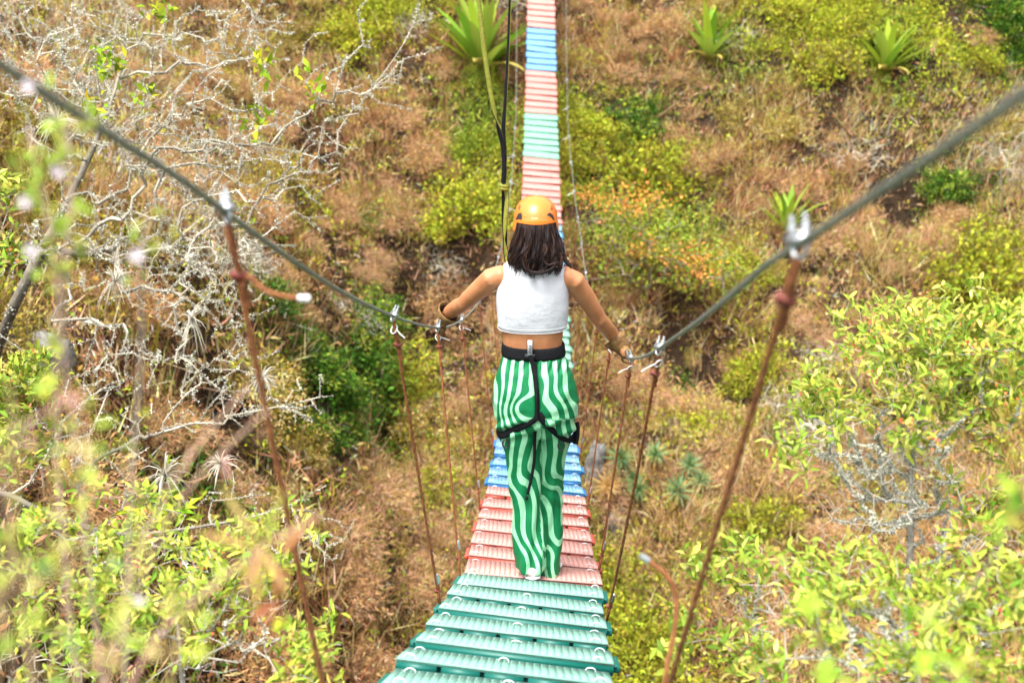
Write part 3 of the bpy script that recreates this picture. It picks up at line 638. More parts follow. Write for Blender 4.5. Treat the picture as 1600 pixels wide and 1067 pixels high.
near_bush('pale_stem_bush', 'thin pale-stemmed bush with few leaves beside the right hanger rope', ((1200, 1250, 3.2), (1190, 1050, 3.3), (1180, 950, 3.3)),
          [(14, 1160, 860, 50, 20, 3.1, 3.5), (8, 1100, 890, 25, 25, 3.1, 3.4), (6, 1060, 1010, 25, 60, 3.0, 3.3), (10, 1180, 1030, 50, 40, 3, 3.4)], .055, .017, 9, bare=[(70, 1180, 930, 55, 80, 3.1, 3.5)], flakes=500)
near_bush('out_of_focus_bush', 'blurred green leaves nearest the lens in the lower right corner', ((1500, 1500, 1.0), (1480, 1250, 1.05)),
          [(7, 1480, 1045, 90, 18, .95, 1.15), (2, 1290, 1010, 14, 14, 1.0, 1.1), (4, 1590, 780, 16, 100, 1.0, 1.15)], .034, .016, 4, col=srgb(150, 175, 60), flakes=0, tip=.0004)
# left: in-focus shrub, then the blurred plants close to the lens
near_bush('left_leafy_bush', 'yellow-green leafy bush low on the left below the lichen boughs', ((300, 1330, 3.0), (290, 1120, 3.1), (280, 1000, 3.1)),
          [(60, 390, 860, 110, 50, 2.9, 3.4), (60, 270, 930, 130, 70, 2.7, 3.4), (34, 480, 1020, 70, 50, 2.7, 3.2), (40, 190, 830, 90, 70, 3.0, 3.6), (40, 120, 980, 110, 90, 2.6, 3.2), (24, 60, 830, 60, 60, 2.8, 3.3)], .040, .0115, 10, bare=[(130, 360, 970, 110, 80, 2.8, 3.2)], fruit=20, flakes=1200)
near_bush('bank_bush', 'yellow-green bush at the left edge beside the pale rock', ((-80, 900, 4.6), (-30, 760, 4.6), (20, 680, 4.6)),
          [(46, 30, 600, 60, 45, 4.3, 4.9), (40, 20, 690, 60, 60, 4.3, 4.9), (14, 20, 300, 25, 40, 4.6, 5.2), (12, 20, 400, 30, 40, 4.6, 5.2)], .06, .02, 10, fruit=16, flakes=400)
def fore_plant(name, label, stems, cols, leafL, leafW, nl, stemcol, flowers=(), flowcol=srgb(240, 226, 232), spread=.012, r=.0022):
    root = empty(name, rooted(path(*stems[0]))[0]); tag(root, label, 'plant')
    mb = MB(); ml = MB()
    for s_ in stems:
        q = smooth(path(*s_), 5); mb.tube(rooted(q), r * .8, 5, stemcol); n = nl
        k = rng.integers(len(q) // 3, len(q), n); d = unit(n, .35); 
        ml.leaves(q[k] + rng.normal(0, spread, (n, 3)), d, nrm(rng.normal(0, .6, (n, 3)) + (0, -.4, .8)), leafL * rng.uniform(.6, 1.2, n), leafW * rng.uniform(.7, 1.2, n), jitter(np.array(cols)[rng.integers(len(cols), size=n)], n, .15, .06), 'near')
    link('stem', mb.mesh('stem'), M['bark'], root); link('leaves', ml.mesh('leaves'), M['leaf'], root)
    for f in flowers:
        c = at_z(*f); mf = MB(); n = 7; a = np.arange(n) * 2 * math.pi / n; d = np.c_[np.cos(a), np.full(n, -.4), np.sin(a)]
        mf.leaves(np.tile(c, (n, 1)), d, np.tile(V(0, -1, 0), (n, 1)), .008, .006, flowcol, 'near'); link('flower', mf.mesh('flower'), M['leaf'], root)
G1, G2, G3, O1 = srgb(150, 168, 66), srgb(172, 174, 70), srgb(120, 152, 84), srgb(222, 150, 70)
fore_plant('flowering_stem', 'tall blurred stem with pale pink flowers at the left edge', [((150, 1300, 1.15), (100, 900, 1.1), (85, 600, 1.05), (95, 430, 1.0), (60, 280, 1.0), (45, 200, 1.0)), ((100, 560, 1.05), (100, 420, 1.0), (115, 300, 1.0), (100, 180, 1.0))],
           [G1, G2, G1], .019, .010, 46, srgb(200, 170, 150), [(45, 135, 1.0), (92, 268, .98), (212, 400, 1.05), (40, 315, 1.0), (50, 390, 1.0)])
fore_plant('flowering_stem', 'short blurred stem with one pale flower left of the bare tree trunk', [((190, 1300, 1.2), (200, 800, 1.15), (225, 520, 1.1), (215, 400, 1.05), (235, 340, 1.05))], [G1, G2], .017, .009, 18, srgb(190, 170, 150), [(218, 935, 1.05), (216, 398, 1.04)])
fore_plant('blurred_leafy_plant', 'blurred green plant filling the lower left corner', [((60, 1350, 0.78), (80, 1000, 0.78), (150, 800, 0.78), (120, 640, 0.82)), ((-20, 1300, 0.74), (0, 950, 0.74), (30, 760, 0.78), (15, 600, 0.78)), ((120, 1300, 0.74), (160, 1000, 0.74), (240, 800, 0.78), (190, 720, 0.78)), ((40, 1300, 0.70), (60, 1050, 0.70), (20, 900, 0.70)), ((200, 1300, 0.78), (260, 1080, 0.78), (290, 960, 0.82), (300, 900, 0.82)), ((0, 1250, 0.70), (110, 1060, 0.70), (200, 980, 0.72), (270, 1010, 0.74)), ((-40, 1200, 0.78), (-20, 900, 0.78), (70, 900, 0.82), (90, 700, 0.82))],
           [G1, G2, G3, G1, srgb(186, 170, 110)], .021, .008, 15, srgb(176, 150, 110), spread=.016, r=.0013)
fore_plant('blurred_grass_clump', 'blurred pinkish grass stems crossing the lower left', [((-30, 700, .8), (60, 650, .8), (140, 610, .8)), ((0, 730, .85), (30, 690, .85), (60, 650, .85)), ((120, 1200, 1), (260, 780, 1), (420, 640, 1.05)), ((130, 1250, .95), (220, 800, .95), (390, 600, 1.0))], [srgb(206, 160, 120), srgb(204, 152, 134)], .04, .004, 3, srgb(214, 178, 150), r=.0011)
# star-shaped orange leaf close to the lens
c0 = at_z(410, 855, .92); root = empty('star_leaf_plant', rooted(path((150, 1250, .98)))[0]); tag(root, 'blurred orange and yellow star-shaped leaf on a pink stem, lower left', 'plant')
mb = MB().tube(rooted(smooth(path((150, 1250, .98), (220, 1010, .95), (320, 925, .93), (410, 855, .92)), 5)), .0016, 6, srgb(222, 170, 150)); link('stem', mb.mesh('stem'), M['bark'], root)
for (x, y, c_) in ((505, 800, srgb(214, 150, 120)), (345, 760, srgb(206, 176, 90)), (395, 965, srgb(215, 185, 50)), (448, 925, srgb(214, 154, 90)), (300, 830, srgb(230, 170, 90)), (440, 770, srgb(190, 205, 50)), (375, 930, srgb(230, 140, 110))):
    t = at_z(x, y, .9); d = (t - c0)[None]; mb = MB().leaves(c0[None], d, V(.2, -1, .5)[None], float(np.linalg.norm(d)), .007, c_ * .4 + srgb(200, 176, 130) * .35, 'near'); link('leaflet', mb.mesh('leaflet'), M['leaf'], root)
for (pts_, lab) in ((((450, 1250, 1.3), (452, 1080, 1.3), (440, 960, 1.3), (430, 890, 1.3)), 'thin dark red stem rising at the bottom left of the bridge'),):
    root = empty('red_stem_plant', rooted(path(*pts_))[0]); tag(root, lab, 'plant')
    link('stem', MB().tube(rooted(smooth(path(*pts_), 5)), .0022, 5, srgb(120, 60, 50)).mesh('stem'), M['bark'], root)
    mb = MB(); q = smooth(path(*pts_), 5); bush(mb, q[-6:], 3, .04, .014, srgb(190, 200, 60), srgb(220, 140, 90), .3, .008); link('leaves', mb.mesh('leaves'), M['leaf'], root)
# ------------------------------------------------------------------ the footbridge
def deckZ(Y):
    Y = np.asarray(Y, float)
    return np.where(Y < 10.8, -3.25 + .0205 * (Y - 10.8) ** 2, -3.25 + .0187 * (Y - 10.8) ** 2) + .062 * np.maximum(0, 4.3 - Y)
def deckX(Y): return np.interp(Y, [-8, 0, 2.6, 4.3, 6.5, 12, 30], [-.25, -.10, -.012, .088, .16, .37, .80])
ROLL = 5.4
def rail(Y, side):
    Y = np.asarray(Y, float); Yc = np.maximum(Y, -1.5)
    half = np.interp(Y, [-8, 0, 1.5, 4.8, 18, 23, 30], [.9, .50, .43, .44, .445, .53, .62])
    h = 1.13 + .030 * np.clip(4.8 - Yc, 0, 3.3) - .062 * np.maximum(0, 4.3 - Yc); rl = np.interp(Y, [0, 1.5, 4.8, 12, 20], [.062, .062, .073, .05, .03])
    z = deckZ(Yc) + h - side * rl + np.where(Y < -1.5, (Y + 1.5) * -.12, 0)
    x = deckX(Y) + side * half
    return np.stack([x, Y, z], -1)
sY = np.linspace(-1.5, 29.3, 12000); sS = np.concatenate([[0], np.cumsum(np.hypot(np.diff(sY), np.diff(deckZ(sY))))])
def Yat(s): return np.interp(s, sS, sY)
s_foot = np.interp(4.29, sY, sS)
PITCHP = .295
bridge = empty('footbridge', (0, -1.5, float(deckZ(-1.5)))); tag(bridge, 'narrow hanging footbridge of green, pink and blue plastic planks with wire handrails', 'footbridge')
def plastic(name, top, side):  # top: fading plus painted-in sky reflection, so paler than the side colour
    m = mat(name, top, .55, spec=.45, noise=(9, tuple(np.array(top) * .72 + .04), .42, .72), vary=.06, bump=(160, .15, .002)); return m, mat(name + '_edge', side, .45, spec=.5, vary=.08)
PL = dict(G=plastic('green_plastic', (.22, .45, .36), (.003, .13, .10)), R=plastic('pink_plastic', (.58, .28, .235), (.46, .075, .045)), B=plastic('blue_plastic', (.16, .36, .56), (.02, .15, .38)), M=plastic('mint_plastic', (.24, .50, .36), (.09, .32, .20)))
def plank_mesh(name, holes, tabs):
    mb = MB(); W, D = .325, .128
    mb.box((0, 0, -.007), (W, D, .004))                                    # web under the ribs
    nr = 27
    for k in range(nr):                                                    # ribs running with the bridge
        x = -W + .012 + k * (2 * W - .024) / (nr - 1); mb.box((x, 0, -.0026), (.0104, D - .001, .0032))
    for k in range(6):                                                     # cross bars between them
        y = -D + .012 + k * (2 * D - .024) / 5; mb.box((0, y, -.0026), (W - .001, .0175, .0030))
    segs = np.linspace(-W, W, 6 if holes else 2); gap = .007 if holes else 0
    for e in (-1, 1):                                                      # skirts, near one pierced by slots
        for a, b in zip(segs[:-1], segs[1:]):
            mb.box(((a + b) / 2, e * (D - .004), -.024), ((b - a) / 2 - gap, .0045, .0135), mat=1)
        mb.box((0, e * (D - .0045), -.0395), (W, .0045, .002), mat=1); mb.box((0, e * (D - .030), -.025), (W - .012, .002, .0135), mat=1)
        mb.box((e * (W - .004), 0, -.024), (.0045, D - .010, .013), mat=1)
        if tabs:
            for q in range(5): mb.box((e * (W + .010), -D * .7 + q * D * .35, -.022), (.011, .011, .012), mat=1)
            mb.box((e * (W + .006), 0, -.014), (.006, D * .85, .003), mat=1)
    return mb.mesh(name)
meshes = {}
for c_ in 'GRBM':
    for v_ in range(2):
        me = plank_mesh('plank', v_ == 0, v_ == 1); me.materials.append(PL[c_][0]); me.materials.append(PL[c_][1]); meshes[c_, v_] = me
def arc_mesh():
    a = np.linspace(-.15, math.pi + .15, 9); return MB().tube(np.stack([.020 * np.cos(a), .004 * np.sin(a) - .004, .015 * np.sin(a) - .001], -1), .0027, 6).mesh('tie_loop', True)
loop_me = arc_mesh(); loop_me.materials.append(mat('pale_cord', (.62, .64, .62), .6))
# colour groups counted from the plank she stands on
order = {}
seq = [('R', 7), ('B', 7), ('R', 7), ('M', 7), ('R', 7), ('B', 6), ('R', 10), ('M', 7), ('R', 7), ('B', 7), ('R', 6), ('M', 10)]
k = 0
for c_, n in seq:
    for _ in range(n): order[k] = c_; k += 1
nmax = k
for k in range(-20, nmax):
    s_ = s_foot + (k + .5) * PITCHP
    if s_ < .2 or s_ > sS[-1] - .1: continue
    Y = float(Yat(s_)); e = .05; t = nrm(V(float(deckX(Y + e) - deckX(Y - e)), 2 * e, float(deckZ(Y + e) - deckZ(Y - e))))
    far = Y > 11; rl = math.radians(ROLL + rng.normal(0, .7) - (1.5 if k == 0 else 0)); pit = math.radians(rng.normal(-3.2, .8) + (2.5 if k in (-1, 0) else 0))
    x_ = nrm(np.cross(t, V(0, 0, 1))); u_ = np.cross(x_, t)
    B = Matrix(((x_[0], t[0], u_[0], 0), (x_[1], t[1], u_[1], 0), (x_[2], t[2], u_[2], 0), (0, 0, 0, 1)))
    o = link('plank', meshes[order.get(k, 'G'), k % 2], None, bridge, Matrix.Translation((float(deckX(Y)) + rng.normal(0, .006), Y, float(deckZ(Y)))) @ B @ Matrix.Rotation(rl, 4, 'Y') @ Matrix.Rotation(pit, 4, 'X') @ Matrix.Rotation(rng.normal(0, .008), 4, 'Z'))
    if Y < 11.5 and Y > 1.2:
        for sx in (-.285, 0, .285):
            if sx == 0 and k >= -1: continue
            for sy in ((-.098, .092) if sx else (.06,)):
                q = bpy.data.objects.new('tie_loop', loop_me); C.objects.link(q); q.parent = o
                q.matrix_basis = Matrix.Translation((sx + rng.normal(0, .006), sy + rng.normal(0, .006), .004)) @ Matrix.Rotation(math.radians(rng.normal(45, 8)), 4, 'X') @ Matrix.Scale(.82, 4)
# cables
yy = np.linspace(-7.5, 29.5, 150)
for side in (-1, 1): link('handrail_cable', MB().tube(rail(np.linspace(-7.5, .25, 40), side), .0052, 8).rope(rail(np.linspace(.25, 7, 300), side), .0052, .055, 6, .005, 18, .10).tube(rail(np.linspace(7, 29.5, 120), side), .0052, 8).mesh('handrail_cable', True), M['wire'], bridge)
yd = np.linspace(-2.2, 29.8, 130)
for off in (-.285, 0, .285):
    link('deck_cable', MB().tube(np.stack([deckX(yd) + off, yd, deckZ(yd) - .052 - off * math.tan(math.radians(ROLL))], -1), .006, 6).mesh('deck_cable', True), M['wire'], bridge)
# hanger ropes
def clamp_mesh():
    mb = MB(); mb.box((0, 0, .006), (.011, .022, .008)); mb.box((0, 0, .016), (.008, .019, .004))
    for e in (-1, 1):
        mb.tube([(0, e * .014, -.012), (0, e * .014, .050)], .0042, 8)
        for zz in (.027,): mb.tube([(0, e * .014, zz - .005), (0, e * .014, zz + .006)], .0085, 6)
    a = np.linspace(math.pi, 2 * math.pi, 8); mb.tube(np.stack([np.zeros(8), .014 * np.cos(a), -.010 + .014 * np.sin(a)], -1), .0042, 8)
    me = mb.mesh('cable_clamp'); me.materials.append(M['steel']); return me
def ferrule_mesh():
    mb = MB(); mb.tube([(-.024, 0, 0), (-.010, 0, .002), (.010, 0, -.002), (.024, 0, 0)], [.009, .012, .012, .009], 8); mb.box((0, 0, -.004), (.013, .011, .011))
    for e in (-1, 1): mb.tube([(e * .017, -.014, 0), (e * .017, .016, 0)], .0068, 6)
    me = mb.mesh('rope_clip', True); me.materials.append(M['redclip']); return me
def crimp_mesh():
    mb = MB(); mb.tube([(0, 0, -.024), (0, 0, -.018), (0, 0, .018), (0, 0, .024)], [.006, .0085, .0085, .006], 8); me = mb.mesh('crimp_sleeve', True); me.materials.append(M['steel']); return me
clampm, ferm, crimpm = clamp_mesh(), ferrule_mesh(), crimp_mesh()
def tie_mesh():
    a = np.linspace(0, 2 * math.pi, 13); mb = MB(); mb.tube(np.stack([.016 * np.cos(a), .012 * np.sin(a), .03 * np.sin(a) * .6], -1), .0028, 5, cap=False); mb.tube([(.016, 0, 0), (.045, -.01, -.012), (.075, -.012, -.026)], .0024, 5)
    me = mb.mesh('cable_tie', True); me.materials.append(M['white']); return me
tiem = tie_mesh()
yfine = np.linspace(.4, 28.5, 6000)
def rail_at_px(x, side):
    q = rail(yfine, side); px, py, zc = proj(q); i = int(np.argmin(abs(px - x) + (1e5 * (yfine > 9)))); return q[i], yfine[i]
def edge(Y, side):
    return V(float(deckX(Y)) + side * .335, Y, float(deckZ(Y)) - side * .335 * math.tan(math.radians(ROLL)) - .01)
tops = {-1: [rail_at_px(v, -1)[1] for v in (355, 615, 684)], 1: [rail_at_px(v, 1)[1] for v in (1250, 1030, 985)]}
def edge_at_py(y, side):
    q = np.array([edge(v, side) for v in yfine[::10]]); px, py, zc = proj(q); i = int(np.argmin(abs(py - y) + 1e5 * (yfine[::10] > 9))); return yfine[::10][i]
bots = {-1: [edge_at_py(1168, -1), edge_at_py(945, -1), edge_at_py(892, -1)], 1: [edge_at_py(1190, 1), edge_at_py(965, 1), edge_at_py(893, 1)]}
for side in (-1, 1):
    step_ = 1.42; y0 = tops[side][-1]; yb = bots[side][-1]
    n = 1
    while y0 + n * step_ < 27.5: tops[side].append(y0 + n * step_ + rng.normal(0, .05)); bots[side].append(max(yb + n * step_ + rng.normal(0, .05), tops[side][-1] - .1)); n += 1
    tops[side].insert(0, -.3); bots[side].insert(0, .3)
    for k, (yt, yb_) in enumerate(zip(tops[side], bots[side])):
        a = rail(yt, side).reshape(3); b = edge(yb_, side); d = b - a; L = np.linalg.norm(d); dn = d / L
        a0 = a + V(0, 0, -.016); a1 = a0 + dn * rng.uniform(.07, .10); b1 = b - dn * rng.uniform(.07, .1)
        sidev = V(0, 1, 0)
        mb = MB(); tb = (lambda P_, r_, n_: mb.rope(P_, r_ * 1.05, .03, 3, .005, 9, .2)) if yt < 5 else mb.tube
        bow = nrm(np.cross(dn, V(1, 0, 0))) * rng.normal(0, .012)
        tb([a0 + sidev * .004, a0 + (a1 - a0) * .5 + sidev * .010, a1, a1 + (b1 - a1) * .33 + bow, a1 + (b1 - a1) * .66 + bow * .8, b1, b1 + dn * .035 + sidev * .012, b + sidev * .004], .0049, 7)
        tb([a0 - sidev * .004, a0 + (a1 - a0) * .5 - sidev * .010, a1 + V(.006, 0, 0), a1 + dn * .06 + V(.007, 0, 0)], .0049, 7)      # the doubled-back end
        tb([b1 - dn * .05 + V(.006, 0, 0), b1 + V(.004, 0, 0), b1 + dn * .035 - sidev * .012, b - sidev * .004, b + dn * .035], .0049, 7)
        hr = link('hanger_rope', mb.mesh('hanger_rope', True), M['rustrope'], bridge)
        tang = nrm(rail(yt + .02, side).reshape(3) - rail(yt - .02, side).reshape(3)); x_ = nrm(np.cross(tang, V(0, 0, 1))); u_ = np.cross(x_, tang)
        Bm = Matrix(((x_[0], tang[0], u_[0], a[0]), (x_[1], tang[1], u_[1], a[1]), (x_[2], tang[2], u_[2], a[2]), (0, 0, 0, 1)))
        sub = [('cable_clamp', clampm, Bm @ Matrix.Rotation(rng.normal(0, .15), 4, 'Y') @ Matrix.Rotation(math.radians(35), 4, 'Z') @ Matrix.Scale(.8, 4))]
        if yt < 13:
            rot = Vector(-dn).to_track_quat('Z', 'Y').to_matrix().to_4x4()
            sub.append(('rope_clip', ferm, Matrix.Translation(Vector(a1)) @ rot @ Matrix.Rotation(rng.uniform(-.6, .6), 4, 'Z') @ Matrix.Scale(.62, 4)))
            sub.append(('rope_clip', ferm, Matrix.Translation(Vector(b1)) @ rot @ Matrix.Rotation(rng.uniform(-.6, .6), 4, 'Z') @ Matrix.Scale(.55, 4)))
            sub.append(('crimp_sleeve', crimpm, Matrix.Translation(Vector(b1 - dn * .06 + V(.006, 0, 0))) @ rot))
            if k in (2, 3) or (k > 3 and rng.random() < .5): sub.append(('cable_tie', tiem, Matrix.Translation(Vector(a0 + V(0, 0, -.03))) @ Matrix.Rotation(rng.uniform(0, 6), 4, 'Z') @ Matrix.Scale(.75, 4)))
        elif yt < 20:
            sub.append(('cable_tie', tiem, Matrix.Translation(Vector(a0)) @ Matrix.Rotation(rng.uniform(0, 6), 4, 'Z') @ Matrix.Scale(1.5, 4)))
        for nm, me, mt in sub:
            q = bpy.data.objects.new(nm, me); C.objects.link(q); q.parent = hr; q.matrix_basis = mt
        if side == -1 and k == 1:       # the loose end curling away from the near left clip
            q = smooth([a1, a1 + dn * .03 + V(.008, 0, 0), at_z(385, 425, 1.60), at_z(412, 455, 1.60), at_z(440, 463, 1.60), at_z(468, 466, 1.60)], 5)
            t_ = link('rope_end', MB().tube(q, .0045, 7).mesh('rope_end', True), M['rustrope'], hr)
            q = bpy.data.objects.new('end_tape', MB().tube([at_z(466, 466, 1.60), at_z(484, 466.5, 1.60)], .0056, 8).mesh('end_tape')); C.objects.link(q); q.data.materials.append(M['white']); q.parent = hr
        if side == 1 and k == 1:
            q = smooth([b1, at_z(1032, 1120, 1.95), at_z(1040, 1050, 1.95), at_z(1056, 980, 1.95), at_z(1058, 925, 1.95), at_z(1040, 895, 1.95), at_z(1012, 875, 1.95)], 5)
            link('rope_end', MB().tube(q, .0048, 7).mesh('rope_end', True), M['rustrope'], hr)
            q = bpy.data.objects.new('end_tape', MB().tube([at_z(1014, 876, 1.95), at_z(1000, 867, 1.95)], .0062, 8).mesh('end_tape')); C.objects.link(q); q.data.materials.append(M['steel']); q.parent = hr
# safety line overhead (above the picture) and the webbing lanyard that hangs from it
SL = lambda Y: V(-.02 + .01 * Y, Y, 1.30 + .10 * Y)
tag(link('safety_cable', MB().tube([SL(-9), SL(6), SL(20), SL(34.5)], .006, 8).mesh('safety_cable', True), M['wire']), 'overhead steel safety line running above the footbridge', 'cable')
# ------------------------------------------------------------------ the walker
Y0 = 4.36
def b(px, py, dy=0): return at_Y(px, py, Y0 + dy)
PXM = 1 / 1600 * 4.5
def ell(c, hw, hd, n=28, tilt=0, e=2.2, back=0):
    """horizontal ring, rounded-box section; tilt lowers the back (towards the camera)"""
    a = np.linspace(0, 2 * math.pi, n, endpoint=False); ca, sa = np.cos(a), np.sin(a)
    x = np.sign(ca) * abs(ca) ** (2 / e) * hw; y = np.sign(sa) * abs(sa) ** (2 / e) * hd
    return np.stack([c[0] + x, c[1] + y, c[2] + y * tilt], -1)
def ring(py, xl, xr, hd, dy=0, **k):
    l, r_ = b(xl, py, dy), b(xr, py, dy); return ell((l + r_) / 2, (r_[0] - l[0]) / 2, hd, **k)
def remesh(mb, name, vox, smooth_it=6):
    me = mb.mesh(name); o = bpy.data.objects.new(name, me); C.objects.link(o)
    m = o.modifiers.new('r', 'REMESH'); m.mode = 'VOXEL'; m.voxel_size = vox; m.use_smooth_shade = True
    if smooth_it: s_ = o.modifiers.new('s', 'SMOOTH'); s_.factor = .5; s_.iterations = smooth_it
    bpy.context.view_layer.update(); dg = bpy.context.evaluated_depsgraph_get()
    out = bpy.data.meshes.new_from_object(o.evaluated_get(dg)); out.name = name
    bpy.data.objects.remove(o); bpy.data.meshes.remove(me); return out
def skin_mat():
    m = mat('skin', (.53, .235, .105), .45, spec=.45, noise=(16, (.40, .155, .065), .35, .75), bump=(220, .08, .002))
    bs = m.node_tree.nodes['Principled BSDF']; bs.inputs['Subsurface Weight'].default_value = .12; bs.inputs['Subsurface Radius'].default_value = (.012, .005, .003); bs.inputs['Subsurface Scale'].default_value = 1
    return m
SK = skin_mat(); BLACK = mat('black_webbing', (.007, .007, .008), .9, spec=.12, noise=(200, (.014, .014, .016), .4, .6)); HAIR = mat('dark_hair', (.016, .008, .007), .45, spec=.4, attr=True)
ORANGE = mat('orange_shell', (.82, .205, .024), .32, spec=.5, coat=.25); TAN = mat('tan_leather', (.27, .15, .045), .75, noise=(45, (.12, .06, .02), .35, .65), bump=(120, .3, .003)); DKL = mat('dark_lining', (.035, .018, .012), .85)
SHOE = mat('pale_shoe', (.62, .48, .47), .7); DPL = mat('dark_plastic', (.03, .03, .035), .5)
def top_mat():
    m = mat('white_jersey', (.58, .59, .62), .85, spec=.15, bump=(12, .45, .025)); return m
TOP = top_mat()
def stripe_mat():
    m = bpy.data.materials.new('striped_cloth'); m.use_nodes = True; t = m.node_tree; n = t.nodes; L = t.links; bs = n['Principled BSDF']; bs.inputs['Roughness'].default_value = .62; bs.inputs['Specular IOR Level'].default_value = .3
    at = n.new('ShaderNodeAttribute'); at.attribute_name = 'UVW'; sx = n.new('ShaderNodeSeparateXYZ'); L.new(at.outputs['Vector'], sx.inputs[0])
    mp = n.new('ShaderNodeMapping'); mp.inputs['Scale'].default_value = (4.2, 4.2, 2.9); L.new(at.outputs['Vector'], mp.inputs[0])
    nz = n.new('ShaderNodeTexNoise'); nz.inputs['Scale'].default_value = 1; nz.inputs['Detail'].default_value = 1.2; nz.inputs['Distortion'].default_value = .4; L.new(mp.outputs[0], nz.inputs['Vector'])
    def ma(op, a, b_=None):
        q = n.new('ShaderNodeMath'); q.operation = op
        for i_, v_ in enumerate((a, b_)):
            if v_ is None: continue
            if isinstance(v_, (int, float)): q.inputs[i_].default_value = v_
            else: L.new(v_, q.inputs[i_])
        return q.outputs[0]
    wav = ma('MULTIPLY', ma('SINE', ma('ADD', ma('MULTIPLY', sx.outputs['Z'], 15.0), ma('MULTIPLY', nz.outputs['Fac'], 7.0))), .013)
    u = ma('ADD', ma('ADD', sx.outputs['X'], ma('MULTIPLY', ma('SUBTRACT', nz.outputs['Fac'], .5), .15)), wav)
    s_ = ma('SINE', ma('MULTIPLY', u, 2 * math.pi / .049))
    rp = n.new('ShaderNodeValToRGB'); rp.color_ramp.elements[0].position = .57; rp.color_ramp.elements[1].position = .62
    rp.color_ramp.elements[0].color = (.003, .17, .055, 1); rp.color_ramp.elements[1].color = (.33, .70, .42, 1)
    L.new(ma('ADD', ma('MULTIPLY', s_, .5), .5), rp.inputs['Fac']); L.new(rp.outputs[0], bs.inputs['Base Color'])
    tc = n.new('ShaderNodeTexCoord'); n2 = n.new('ShaderNodeTexNoise'); n2.inputs['Scale'].default_value = 11; n2.inputs['Detail'].default_value = 2; mp2 = n.new('ShaderNodeMapping'); mp2.inputs['Scale'].default_value = (1.4, 1.4, .55); L.new(tc.outputs['Object'], mp2.inputs[0]); L.new(mp2.outputs[0], n2.inputs['Vector'])
    bp = n.new('ShaderNodeBump'); bp.inputs['Strength'].default_value = .55; bp.inputs['Distance'].default_value = .03; L.new(n2.outputs['Fac'], bp.inputs['Height']); L.new(bp.outputs[0], bs.inputs['Normal'])
    return m
foot = b(835, 895); person = empty('person', foot)
tag(person, 'person in orange helmet, white crop top and green wavy-striped trousers walking away', 'person')
# --- body: head, neck, torso, arms, legs as one skin
hl, hr_ = rail_at_px(686, -1)[0], rail_at_px(981, 1)[0]
mb = MB()
mb.loft([ring(555, 790, 876, .085), ring(540, 786, 878, .088), ring(520, 785, 880, .092), ring(495, 783, 882, .10), ring(465, 780, 884, .105), ring(440, 779, 886, .098), ring(424, 786, 880, .074), ring(415, 796, 870, .052), ring(405, 815, 857, .046)])
mb.tube([b(836, 420), b(837, 400, .01), b(838, 380, .03)], [.056, .050, .050], 14)
hc = b(837, 350, .05)
th = np.linspace(.05, math.pi - .05, 14)
mb.loft([ell(hc + V(0, 0, .118 * math.cos(t)), .076 * math.sin(t) * (1 - .10 * (t > 1.9)), .094 * math.sin(t), 24, e=2) for t in th])
mb.tube([hc + V(0, .085, .012), hc + V(0, .112, -.022), hc + V(0, .095, -.04)], [.010, .017, .012], 8)      # nose
mb.tube([hc + V(-.022, .088, -.066), hc + V(0, .096, -.066), hc + V(.022, .088, -.066)], [.005, .009, .005], 8)   # lips
for e in (-1, 1):
    mb.tube([hc + V(e * .076, .0, .022), hc + V(e * .084, -.006, .0), hc + V(e * .076, .002, -.03)], [.008, .014, .008], 8)  # ears
    mb.tube([hc + V(e * .045, .084, .030), hc + V(e * .03, .092, .034), hc + V(e * .016, .092, .030)], [.005, .008, .005], 8)   # brow
armL = [b(800, 434), b(783, 432), b(768, 436, .01), b(746, 455, .06), b(724, 474, .12), b(716, 479, .17), b(704, 487, .24), b(691, 497, .31), hl + V(.012, -.02, .028)]
armR = [b(868, 436), b(884, 434), b(897, 440, .01), b(916, 466, .05), b(937, 499, .10), b(944, 508, .14), b(956, 522, .21), b(970, 540, .29), hr_ + V(-.012, -.02, .028)]
rad = [.045, .051, .050, .0435, .0345, .0375, .034, .0235, .022]
for A_ in (armL, armR):
    e_ = np.array(A_[4]); mb.loft([ell(e_ + V(0, -.014, -.006 + .022 * math.cos(t)), .021 * math.sin(t), .024 * math.sin(t), 12, e=2) for t in np.linspace(.1, 3.04, 7)])
    f_ = (np.array(A_[5]) + np.array(A_[6])) / 2; mb.tube([np.array(A_[5]) + V(0, -.01, .008), f_ + V(0, -.012, .012), np.array(A_[6])], [.02, .028, .02], 10)
    d_ = np.array(A_[2]); mb.tube([np.array(A_[1]) + V(0, -.01, .012), d_ + V(0, -.014, .006), np.array(A_[3])], [.03, .042, .03], 10)
mb.tube(armL, rad, 16, flat=(1, 1)); mb.tube(armR, rad, 16)
mb.loft([ring(720, 805, 828, .06, 0), ring(650, 795, 840, .085), ring(560, 790, 876, .09)][::-1])
mb.tube([b(818, 640), b(818, 740, -.01), b(826, 860, -.03), b(829, 885, -.04)], [.075, .05, .033, .03], 14); mb.tube([b(858, 640), b(858, 740, .10), b(862, 850, .10), b(862, 880, .06)], [.075, .05, .033, .03], 14)
body = remesh(mb, 'body', .006, 4); link('body', body, SK, person)
# face details on the far side of the head
eyes = MB()
for e in (-1, 1):
    eyes.loft([ell(hc + V(e * .031, .082, .016 + .011 * math.cos(t)), .014 * math.sin(t), .010 * math.sin(t), 10, e=2) for t in np.linspace(.1, 3.04, 7)], (1, 1, 1))
link('eyes', eyes.mesh('eyes', True), SHOE, person)
